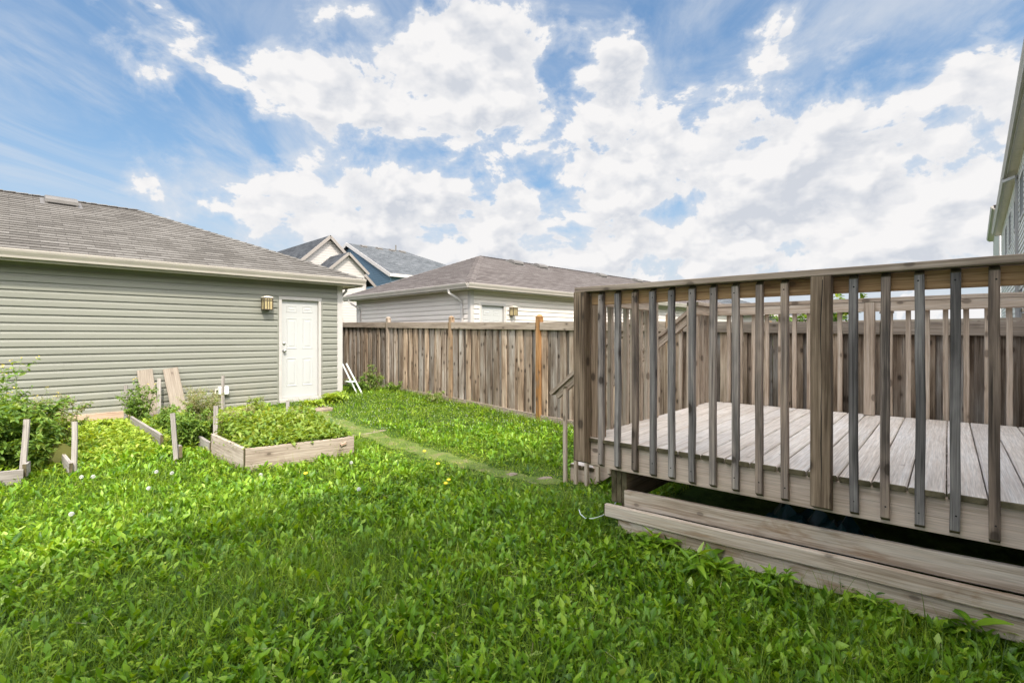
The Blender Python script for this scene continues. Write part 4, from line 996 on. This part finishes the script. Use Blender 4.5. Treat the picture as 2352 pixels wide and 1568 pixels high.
def lawn():
    parts = []
    for (n, y0, y1, X0, X1, ln, wd, k) in ((230000, .9, 4.2, -7, 5, .100, .0036, 4), (210000, 4.2, 7.5, -10, 8, .075, .0052, 3), (150000, 7.5, 15, -13, 8, .085, .0085, 3)):
        x, y = scatter(n, X0, X1, y0, y1); pd = path_d(x, y)
        keep = rng.random(len(x)) < np.clip((pd-.02)/.3, .85, 1); x, y, pd = x[keep], y[keep], pd[keep]
        m = len(x); pos = np.stack([x, y, gh(x, y)-.004], 1)
        short = np.clip(pd/.6, .34, 1)
        pt = patch(x, y, 1.7)
        ln_ = ln*rng.uniform(.45, 1.35, m)*short*(.8+.5*pt); long_ = rng.random(m) < .03; ln_ = np.where(long_, ln_*1.8, ln_)
        v, f, c = blades(pos, rng.uniform(0, 6.28, m), rng.uniform(.9, 1.55, m), ln_, wd*rng.uniform(.6, 1.4, m), rng.uniform(.2, 1.5, m), k)
        r_ = np.clip(rng.normal(.42, .17, m)+.25*(1-short), 0, 1); parts.append((v, f, np.repeat(r_, c)))
    x, y = scatter(60000, -8, 8, 1.0, 12); dx_, dy_ = rel(x, y, DO, DX), rel(x, y, DO, DN); ff = rel(x, y, FP, np.array([.7037, .7105]))
    near = ((dx_ > .1) & (dy_ > -.30)) | (ff > -.30) | (np.hypot(x-(N.x+Rr.x)/2, y-(N.y+Rr.y)/2) < .9); k_ = near | (rng.random(len(x)) < .04); x, y = x[k_], y[k_]; m = len(x)
    v, f, c = blades(np.stack([x, y, gh(x, y)-.004], 1), rng.uniform(0, 6.28, m), rng.uniform(1.1, 1.55, m), rng.uniform(.09, .24, m), rng.uniform(.0025, .0045, m), rng.uniform(.2, 1.6, m), 5)
    parts.append((v, f, np.repeat(np.clip(rng.normal(.45, .2, m), 0, 1), c)))
    v, f, r_ = join(parts); o = mesh_np('grass', v, f, r_, M['grass']); tag(o, 'unmown green grass covering the yard', 'grass', kind='stuff')
lawn()
DAND = [.14, .18, .45, .25, .62, .36, .82, .50, 1.0, .92, .62, .05]
OVAL = [.12, .35, .75, 1., .98, .8, .5, .1]
def dandelions():
    parts = []
    for (nr, y0, y1, X0, X1, s_, prob) in ((17000, 1.0, 4.6, -7.5, 5.2, 1., .95), (12000, 4.6, 8.0, -11, 8, 1.0, .7), (1500, 8, 12.5, -9, 2, 1.05, .35)):
        x, y = scatter(nr, X0, X1, y0, y1); pd = path_d(x, y)
        pr = prob*np.clip(.35+1.1*patch(x, y, 1.1), .15, 1.)*np.clip((pd-.15)/.4, 0, 1)
        keep = rng.random(len(x)) < pr; x, y = x[keep], y[keep]
        nl = rng.integers(4, 9, len(x)); idx = np.repeat(np.arange(len(x)), nl); m = len(idx)
        px_, py_ = x[idx]+rng.normal(0, .018, m), y[idx]+rng.normal(0, .018, m)
        size = np.repeat(rng.uniform(.6, 1.25, len(x)), nl)
        pos = np.stack([px_, py_, gh(px_, py_)+.002], 1)
        yaw = rng.uniform(0, 6.28, m); pitch = rng.uniform(.75, 1.52, m); ln = .076*size*rng.uniform(.65, 1.35, m)*s_; wd = ln*rng.uniform(.22, .33, m)
        cl = rng.uniform(.1, 1.0, m); tw = rng.normal(0, .35, m); ki = rng.random(m)
        far = y0 > 4.5
        pa = [.14, .42, .24, .64, .38, 1., .58, .04] if not far else [.15, .55, .5, .95, .9, .1]; pb = OVAL if not far else [.15, .8, 1., .6, .1]
        for sel, pf in ((ki < .85, pa), (ki >= .85, pb)):
            w2 = wd[sel]*(1. if pf is pa else 1.08)
            v, f, c = ribbons(pos[sel], yaw[sel], pitch[sel], ln[sel], w2, cl[sel], pf, .35, tw[sel])
            # ragged margins
            r_ = np.clip(rng.normal(.45, .2, sel.sum()), 0, 1); parts.append((v, f, np.repeat(r_, c)))
    v, f, r_ = join(parts); o = mesh_np('dandelion_leaves', v, f, r_, M['dandelion']); tag(o, 'toothed and oval dandelion and plantain leaves all over the lawn', 'weeds', kind='stuff')
dandelions()
def clover_and_cover():
    parts = []
    # clover: small round leaflets close to the ground
    for (n, y0, y1, X0, X1, s_) in ((26000, 1.0, 5., -7, 5, .014), (38000, 5., 12.5, -11, 6, .019)):
        x, y = scatter(n, X0, X1, y0, y1); pt = patch(x+3, y-2, .9); keep = (rng.random(len(x)) < np.clip(pt*1.2-.1, 0, 1)) & (path_d(x, y) > .2); x, y = x[keep], y[keep]
        idx = np.repeat(np.arange(len(x)), 3); m = len(idx); yaw = np.repeat(rng.uniform(0, 6.28, len(x)), 3)+np.tile([0, 2.09, 4.19], len(x))
        hz = np.repeat(rng.uniform(.02, .075, len(x)), 3); pos = np.stack([x[idx], y[idx], gh(x[idx], y[idx])+hz], 1)
        v, f, c = ribbons(pos, yaw, rng.uniform(-.1, .6, m), s_*rng.uniform(.8, 1.3, m), s_*1.0*rng.uniform(.8, 1.2, m), rng.uniform(0, .6, m), [.2, 1., .9, .3], .2)
        parts.append((v, f, np.repeat(np.clip(rng.normal(.5, .16, m), 0, 1), c)))
    v, f, r_ = join(parts); o = mesh_np('clover', v, f, r_, M['grass']); tag(o, 'low clover growing through the lawn', 'clover', kind='stuff')
    # tiny white clover heads across the far lawn
    x, y = scatter(700, -4, 2, 7.2, 10.5); n = len(x); idx = np.repeat(np.arange(n), 5); m = len(idx)
    pos = np.stack([x[idx], y[idx], gh(x[idx], y[idx])+np.repeat(rng.uniform(.05, .09, n), 5)], 1)
    v, f, c = ribbons(pos, np.tile(np.arange(5)*1.257, n), np.full(m, .5), np.full(m, .010), np.full(m, .009), np.full(m, -.8), [.4, 1., .5], .3)
    o = mesh_np('clover_flowers', v, f, np.full(len(v), .5), M['clover']); tag(o, 'scattered white clover flowers in the sunny far lawn', 'flowers', kind='stuff')
    # lush low weeds over the old beds
    parts = []
    x = rng.uniform(-9.5, -1.5, 30000); y = rng.uniform(3.4, 10.2, 30000); m_ = yard_ok(x, y) & bedzone(x, y); x, y = x[m_], y[m_]
    w = rel(x, y, G1, W_); dens = np.clip((3.5-w)/1.2, .1, 1.)*np.clip(.5+patch(x, y, 2.), .3, 1.); k = rng.random(len(x)) < dens; x, y = x[k], y[k]
    nl = 4; idx = np.repeat(np.arange(len(x)), nl); m = len(idx); hgt = (.05+.12*patch(x, y, 2.3)*np.clip((3.6-rel(x, y, G1, W_))/1.5, .2, 1))[idx]
    pos = np.stack([x[idx]+rng.normal(0, .02, m), y[idx]+rng.normal(0, .02, m), gh(x[idx], y[idx])+hgt*rng.uniform(.1, 1., m)], 1)
    ln = rng.uniform(.035, .075, m)
    v, f, c = ribbons(pos, rng.uniform(0, 6.28, m), rng.uniform(-.2, 1.1, m), ln, ln*rng.uniform(.35, .6, m), rng.uniform(.2, 1.2, m), [.15, .8, 1., .7, .1], .3, rng.normal(0, .3, m))
    o = mesh_np('ground_cover', v, f, np.repeat(np.clip(rng.normal(.55, .2, m), 0, 1), c), M['cover']); tag(o, 'lush yellow green weeds smothering the old beds by the wall', 'weeds', kind='stuff')
    # leaves inside the planter
    n = 11000; a, b = rng.uniform(.04, .96, n), rng.uniform(.04, .96, n)
    x = N.x+(Rr.x-N.x)*a+(Lf.x-N.x)*b; y = N.y+(Rr.y-N.y)*a+(Lf.y-N.y)*b
    h = .16+(.08+.26*b)*rng.random(n)**1.5
    ln = rng.uniform(.03, .085, n)
    v, f, c = ribbons(np.stack([x, y, h], 1), rng.uniform(0, 6.28, n), rng.uniform(.3, 1.4, n), ln, ln*rng.uniform(.3, .6, n), rng.uniform(.3, 1.4, n), [.2, .6, .5, 1., .8, 1., .6, .1], .35, rng.normal(0, .3, n))
    o = mesh_np('planter_leaves', v, f, np.repeat(np.clip(rng.normal(.5, .2, n), 0, 1), c), M['lettuce']); tag(o, 'pale green leafy weeds filling the planting box', 'weeds', kind='stuff')
clover_and_cover()
def straw():
    x, y = scatter(5000, -8, 6, 1.2, 11); m = len(x)
    v, f, c = blades(np.stack([x, y, gh(x, y)+rng.uniform(.01, .06, m)], 1), rng.uniform(0, 6.28, m), rng.uniform(-.15, .5, m), rng.uniform(.04, .13, m), rng.uniform(.002, .004, m), rng.uniform(0, .5, m), 3)
    o = mesh_np('dry_straw', v, f, np.repeat(rng.random(m), c), leaf('dry_straw', [(.0, (.22, .17, .08)), (.5, (.36, .30, .15)), (1., (.50, .44, .25))], .2)); tag(o, 'dead straw blades scattered through the lawn', 'straw', kind='stuff')
straw()

def weed(name, x, y, h, stems, spread, leafl, label, cat='weed', mt='bush', seed=0, flowers=0, seedy=0., density=1., group=None, z0=None, lw=.4):
    """a bushy weed: branching stems with leaves along them, optional flowers and seedy tips"""
    g = np.random.default_rng(seed); z0 = float(gh(x, y)) if z0 is None else z0
    r = empty(name, (x, y, z0), 0, label, cat, group); st = MB(); LP, LY, LL = [], [], []; tips = []
    for i in range(stems):
        an = g.uniform(0, 6.28); b0 = V(g.normal(0, spread*.18), g.normal(0, spread*.18), -.02); hh = h*g.uniform(.5, 1.05)
        tip = b0+V(math.cos(an)*spread*g.uniform(.2, 1.), math.sin(an)*spread*g.uniform(.2, 1.), hh)
        pts = [b0.lerp(tip, k/5)+V(g.normal(0, .012), g.normal(0, .012), -.10*spread*math.sin(k/5*3.14)*g.uniform(-1, 1)) for k in range(6)]
        st.tube(pts, [.0045, .004, .0035, .003, .0022, .0014], 5); tips.append(pts[-1])
        subs = [pts]
        for k in range(2, 5):
            for _ in range(2):
                a2 = g.uniform(0, 6.28); q = pts[k]; e = q+V(math.cos(a2)*.11, math.sin(a2)*.11, .10*g.uniform(.3, 1.2))*(h/.6); bb = [q, q.lerp(e, .5)+V(0, 0, -.008), e]
                st.tube(bb, [.0022, .0018, .001], 4); subs.append(bb); tips.append(e)
        for b in subs:
            Ls = len(b)-1; nn = int(7*Ls*density)
            for q in range(nn):
                u = g.uniform(.12, 1.)*Ls; k = min(int(u), Ls-1); LP.append(b[k].lerp(b[k+1], u-k)); LY.append(g.uniform(0, 6.28)); LL.append(leafl*g.uniform(.5, 1.25)*(1.15-.5*(u/Ls)))
    st.build('stem', M['stem'], r)
    P_ = np.array([tuple(p) for p in LP]); n = len(P_); LL = np.array(LL); sd = g.random(n) < seedy*(P_[:, 2]/h)**.7
    for sel, mm, pf, wf in ((~sd, mt, [.1, .7, 1., .8, .5, .1], lw), (sd, 'seedy', [.4, 1., .3], .5)):
        if sel.sum() == 0: continue
        m = int(sel.sum()); L_ = LL[sel]*(1 if mm != 'seedy' else .42)
        PP = P_[sel]; YY = np.array(LY)[sel]
        if mm == 'seedy': PP = np.repeat(PP, 7, 0)+g.normal(0, .014, (m*7, 3)); YY = g.uniform(0, 6.28, m*7); L_ = np.repeat(L_, 7); m *= 7
        v, f, c = ribbons(PP, YY, g.uniform(-.4, 1., m), L_, L_*wf*g.uniform(.7, 1.3, m), g.uniform(.2, 1.2, m), pf, .3, g.normal(0, .4, m))
        mesh_np('foliage' if mm != 'seedy' else 'seed_heads', v, f, np.repeat(np.clip(g.normal(.5, .2, m), 0, 1), c), M[mm], r)
    if flowers:
        fl = MB(); tips.sort(key=lambda p: -p.z)
        for p in tips[:flowers]:
            for q in range(3):
                c = p+V(g.normal(0, .012), g.normal(0, .012), g.uniform(0, .02)); fl.lathe(c, (g.normal(0, .3), g.normal(0, .3), 1), [(0, .002), (.003, .0075), (.005, .003)], 6)
        fl.build('flower', M['yellow'], r)
    return r
def W(px, py, Y): return ((px-1176)/F*Y, Y)
x, y = W(45, 1050, 5.2); weed('bushy_weed', x, y, .78, 34, .46, .085, 'big bushy green weed clump at the far left bed', mt='bush', seed=1, density=1.9)
x, y = W(100, 1030, 5.9); weed('bushy_weed', x, y, .72, 26, .42, .06, 'bushy weed with feathery seed tips right of the biggest clump', mt='bush', seed=2, seedy=.45, density=1.6)
x, y = W(-20, 1040, 5.5); weed('flowering_weed', x, y, 1.15, 16, .36, .075, 'tall weed with small yellow flowers at the left photo edge', mt='bush', seed=3, flowers=14, density=1.1)
x, y = W(85, 1000, 6.3); weed('flowering_weed', x, y, .78, 7, .34, .045, 'thin airy weed with yellow flowers before the green wall', mt='bush', seed=4, flowers=10, seedy=.3, density=.7)
x, y = W(318, 960, 7.7); weed('bushy_weed', x, y, .72, 14, .24, .055, 'upright green weed in front of the left leaning board', mt='bush', seed=5, flowers=4, density=1.3)
x, y = W(385, 1000, 7.3); weed('bushy_weed', x, y, .44, 20, .32, .055, 'low green weed in front of the right leaning board', mt='bush', seed=6, density=1.4)
x, y = W(440, 1030, 6.3); weed('bushy_weed', x, y, .48, 24, .32, .06, 'dark green weed right of the leaning stake', mt='bush', seed=7, density=1.7)
x, y = W(462, 980, 7.7); weed('seedy_weed', x, y, .66, 22, .30, .04, 'beige seedy weed before the wall left of the thin stake', mt='bush', seed=8, seedy=.85, density=1.5)
x, y = W(545, 960, 7.3); weed('seedy_weed', x, y, .38, 18, .34, .045, 'beige seedy weed spreading behind the planter', mt='lettuce', seed=9, seedy=.6, density=1.6)
x, y = W(588, 950, 8.6); weed('bushy_weed', x, y, .36, 9, .22, .05, 'small green weed under the electrical box', mt='lettuce', seed=10, seedy=.2, density=1.1)
x, y = W(505, 985, 6.6); weed('seedy_weed', x, y, .42, 14, .22, .04, 'pale seedy weed at the back left planter corner', mt='lettuce', seed=11, seedy=.7, density=1.3)
x, y = W(230, 960, 7.3); weed('fern_weed', x, y, .20, 9, .14, .06, 'small ferny weed against the pinkish board', mt='cover', seed=12, density=.9)
x, y = W(768, 920, 9.9); weed('broad_weed', x, y, .22, 14, .26, .12, 'broad leaved weed right of the white door', mt='cover', seed=13, density=.5, lw=.35)
x, y = W(715, 935, 9.35); weed('broad_weed', x, y, .16, 12, .22, .10, 'broad leaved weed on the pad below the white door', mt='cover', seed=14, density=.5, lw=.35)
x, y = W(862, 895, 11.6); weed('bushy_weed', x, y, .70, 9, .20, .06, 'tall dusty weed against the fence near the first post', mt='bush', seed=15, seedy=.3, density=1.2)
x, y = W(825, 895, 11.5); weed('bushy_weed', x, y, .38, 12, .34, .07, 'low weed between the garage corner and the fence', mt='bush', seed=16, density=1.2)
x, y = W(1000, 920, 10.2); weed('grassy_weed', x, y, .26, 10, .30, .06, 'dry grassy weed at the fence foot between two posts', mt='bush', seed=17, seedy=.35, density=.8)
x, y = W(905, 905, 11.4); weed('grassy_weed', x, y, .24, 9, .24, .06, 'low weed at the foot of the leftmost fence post', mt='bush', seed=18, density=.9)
x, y = W(1510, 1280, 3.15); weed('broad_weed', x, y, .17, 5, .14, .15, 'large toothed weed against the skirt boards under the deck', mt='dandelion', seed=19, density=.28, lw=.28)
x, y = W(1605, 1300, 2.95); weed('broad_weed', x, y, .16, 6, .16, .16, 'large toothed weed right of the first one at the skirt boards', mt='dandelion', seed=20, density=.28, lw=.28)
x, y = W(2275, 1440, 2.32); weed('broad_weed', x, y, .14, 6, .13, .14, 'large toothed weed at the right end of the skirt boards', mt='dandelion', seed=21, density=.28, lw=.28)
x, y = W(1760, 1370, 2.72); weed('grassy_weed', x, y, .16, 9, .16, .07, 'tuft of weeds at the skirt boards below the middle post', mt='dandelion', seed=22, density=.6, lw=.3)
x, y = W(2010, 1420, 2.46); weed('grassy_weed', x, y, .15, 8, .15, .08, 'weed tuft at the skirt boards between the middle post and the right edge', mt='dandelion', seed=23, density=.5, lw=.3)
x, y = W(1440, 1190, 3.55); weed('grassy_weed', x, y, .16, 8, .16, .06, 'weed tuft at the left end of the skirt boards', mt='bush', seed=24, density=.7, lw=.35)
# big curled leaf by the left beds
mb = MB(); q = gp(95, 1085); vs = []; n = 12
for i in range(n):
    t = i/(n-1); wv = .11*math.sin(math.pi*min(1, t*1.02+.02))**.7+.004
    for j in range(7):
        s_ = (j-3)/3; wob = .012*math.sin(i*2.4+j)*(abs(s_))
        vs.append(V(-.05+t*.26+s_*wv*.55, s_*wv*.25, .02+t*.20-s_*wv*.75+.05*math.sin(t*3)+wob))
mb.add(vs, [(i*7+j, i*7+j+1, i*7+j+8, i*7+j+7) for i in range(n-1) for j in range(6)])
o = mb.build('dock_leaf', leaf('dull_dock_leaf', [(.0, (.10, .12, .04)), (.6, (.20, .21, .07)), (1., (.28, .27, .11))], .3), None, True); o.location = q+V(0, .15, 0); tag(o, 'large dull olive leaf drooping between the left planks', 'leaf')

# shrub beyond the fence
x, y = W(1890, 700, 8.6); weed('shrub', x, y, 2.05, 26, .85, .13, 'leafy green shrub showing above the fence behind the deck', 'shrub', 'bush', 30, density=2.2, lw=.6)

# dandelion clocks and yellow heads
def clock(px, py, label, yellow=False, k=0):
    h = .10 if not yellow else .07; q = gp(px, py, h); z = float(gh(q.x, q.y)); r = empty('dandelion_flower' if yellow else 'dandelion_clock', (q.x, q.y, z), 0, label, 'dandelion flower' if yellow else 'seed head')
    st = MB(); st.tube([(0, 0, -.01), (.003, 0, h*.5), (0, 0, h-z)], .0018, 5); st.build('stem', M['stem'], r)
    c = V(0, 0, h-z)
    if yellow:
        f = MB(); f.lathe(c, (0, -.3, 1), [(-.004, .004), (0, .016), (.006, .020), (.010, .014), (.013, .004)], 14); f.build('flower', M['yellow'], r, True)
    else:
        g = np.random.default_rng(k); n = 420; d = g.normal(size=(n, 3)); d /= np.linalg.norm(d, axis=1)[:, None]; R0 = .016
        pos = d*R0*.25+np.array(c); yaw = np.arctan2(d[:, 1], d[:, 0]); pit = np.arcsin(d[:, 2])
        v, f, cc = ribbons(pos, yaw, pit, np.full(n, R0*.8), np.full(n, .0045), np.zeros(n), [.12, .1, .3, 1.], .2)
        mesh_np('seed_fluff', v, f, np.full(len(v), .5), M['seedhead'], r)
for k, (px, py, lb) in enumerate(((214, 1094, 'largest white dandelion clock near the upright stake'), (187, 1095, 'dandelion clock just left of the largest one'), (359, 1083, 'dandelion clock below the leaning stake, left of a pair'),
                                  (395, 1086, 'dandelion clock directly below the leaning stake'), (341, 1121, 'small dandelion clock on a long stem in the sunny weeds'), (164, 1180, 'lone dandelion clock low in the sunny left lawn'),
                                  (599, 1090, 'dandelion clock at the front corner of the planter'), (807, 1062, 'dandelion clock below the right end of the planter'), (824, 1123, 'dandelion clock in the open lawn right of the planter'))):
    clock(px, py, lb, False, k)
for k, (px, py, lb) in enumerate(((702, 1087, 'yellow dandelion just below the planter front'), (1024, 1110, 'lower of two yellow dandelions in the middle of the lawn'), (1031, 1102, 'upper of two yellow dandelions in the middle of the lawn'),
                                  (975, 1036, 'yellow dandelion at the edge of the worn path'), (1006, 1065, 'yellow dandelion between the path and the yellow pair'))):
    clock(px, py, lb, True, k)

# ---------------------------------------------------------------- what shows beyond the side fence on the right
def beyond():
    o = np.array(FP)+np.array([.7037, .7105])*7.6
    r = empty('fence', (o[0], o[1], 0), -math.acos(.7105), 'newer orange toned fence seen over the side fence', 'fence')
    for x in np.arange(-6, 8.6, 2.44):
        p = MB(); p.board((x, 0, -.1), (x, 0, 1.80), .09, .09, (1, 0, 0)); p.build('post', M['warm'], r)
    p = MB(); p.board((-7, -.05, 1.70), (8.2, -.05, 1.70), .14, .036, (0, 0, 1), seg=5); p.build('top_rail', M['backrail'], r)
    m = MB(); x = -7
    while x < 8.2: m.board((x, 0, 0), (x, 0, 1.64), .14, .018, (1, 0, 0), seg=2); x += .146
    m.build('pickets', M['warm'], r)
    # the neighbour's deck railing between the two fences
    o = np.array(DO)+DN*4.9+DX*.0
    r = empty('deck_railing', (o[0], o[1], 0), DA, 'neighbouring deck railing with slanting stair rail beyond the fence', 'railing')
    x0, x1 = 2.75, 4.6
    for x in (x0, x1): p = MB(); p.board((x, 0, 0), (x, 0, 1.66), .09, .09, (1, 0, 0)); p.build('post', M['backrail'], r)
    p = MB(); p.board((x0-.05, 0, 1.69), (x1+.05, 0, 1.69), .14, .036, (0, 1, 0), seg=3); p.build('cap_rail', M['backrail'], r)
    p = MB(); p.board((x0, -.05, 1.62), (x1, -.05, 1.62), .089, .036, (0, 0, 1), seg=3); p.build('top_rail', M['backrail'], r)
    for x in np.arange(x0+.15, x1-.05, .14): p = MB(); p.board((x, -.08, .45), (x, -.08, 1.65), .038, .038, (1, 0, 0)); p.build('baluster', M['backrail'], r)
    p = MB(); p.board((x0, 0, 1.58), (x0-.95, 0, .85), .089, .04, (0, 0, 1), seg=2); p.build('stair_rail', M['backrail'], r)
    p = MB(); p.board((x0-1., .3, .5), (x1+.1, .3, .5), 1.0, .1, (0, 1, 0), seg=2); p.build('platform', M['rim'], r)
    # grey roofed garages farther down the lane
    for (s_, lb, mt, sd, zr) in ((19.5, 'grey roofed garage far beyond the shrub', 'shingle_grey', 'whitesiding', 3.9), (29., 'farthest pale garage down the lane', 'shingle2', 'creamlap', 3.6)):
        q = np.array(G2)+U*s_; r = empty('garage', (q[0], q[1], 0), A1, lb, 'garage'); L = 7.5; Dp = 6
        w = MB(); w.box((0, 0, -.1), (L, Dp, 2.5)); w.build('wall', M[sd], r)
        rf = MB(); h = Dp/2+.35; ze = 2.6
        roof_plane(rf, (-.35, -.35, ze), (L+.35, -.35, ze), (-.35+h, Dp/2, zr), (L+.35-h, Dp/2, zr)); roof_plane(rf, (-.35, Dp+.35, ze), (-.35, -.35, ze), (-.351+h, Dp/2, zr), (-.35+h, Dp/2, zr))
        roof_plane(rf, (L+.35, -.35, ze), (L+.35, Dp+.35, ze), (L+.35-h, Dp/2, zr), (L+.351-h, Dp/2, zr)); roof_plane(rf, (L+.35, Dp+.35, ze), (-.35, Dp+.35, ze), (L+.35-h, Dp/2, zr), (-.35+h, Dp/2, zr)); rf.build('roof', M[mt], r)
        f = MB(); f.box((-.36, -.37, 2.5), (L+.36, -.345, 2.61)); f.box((-.375, -.344, 2.5), (-.355, Dp+.34, 2.61)); f.build('fascia', M['gutter'], r)
beyond()
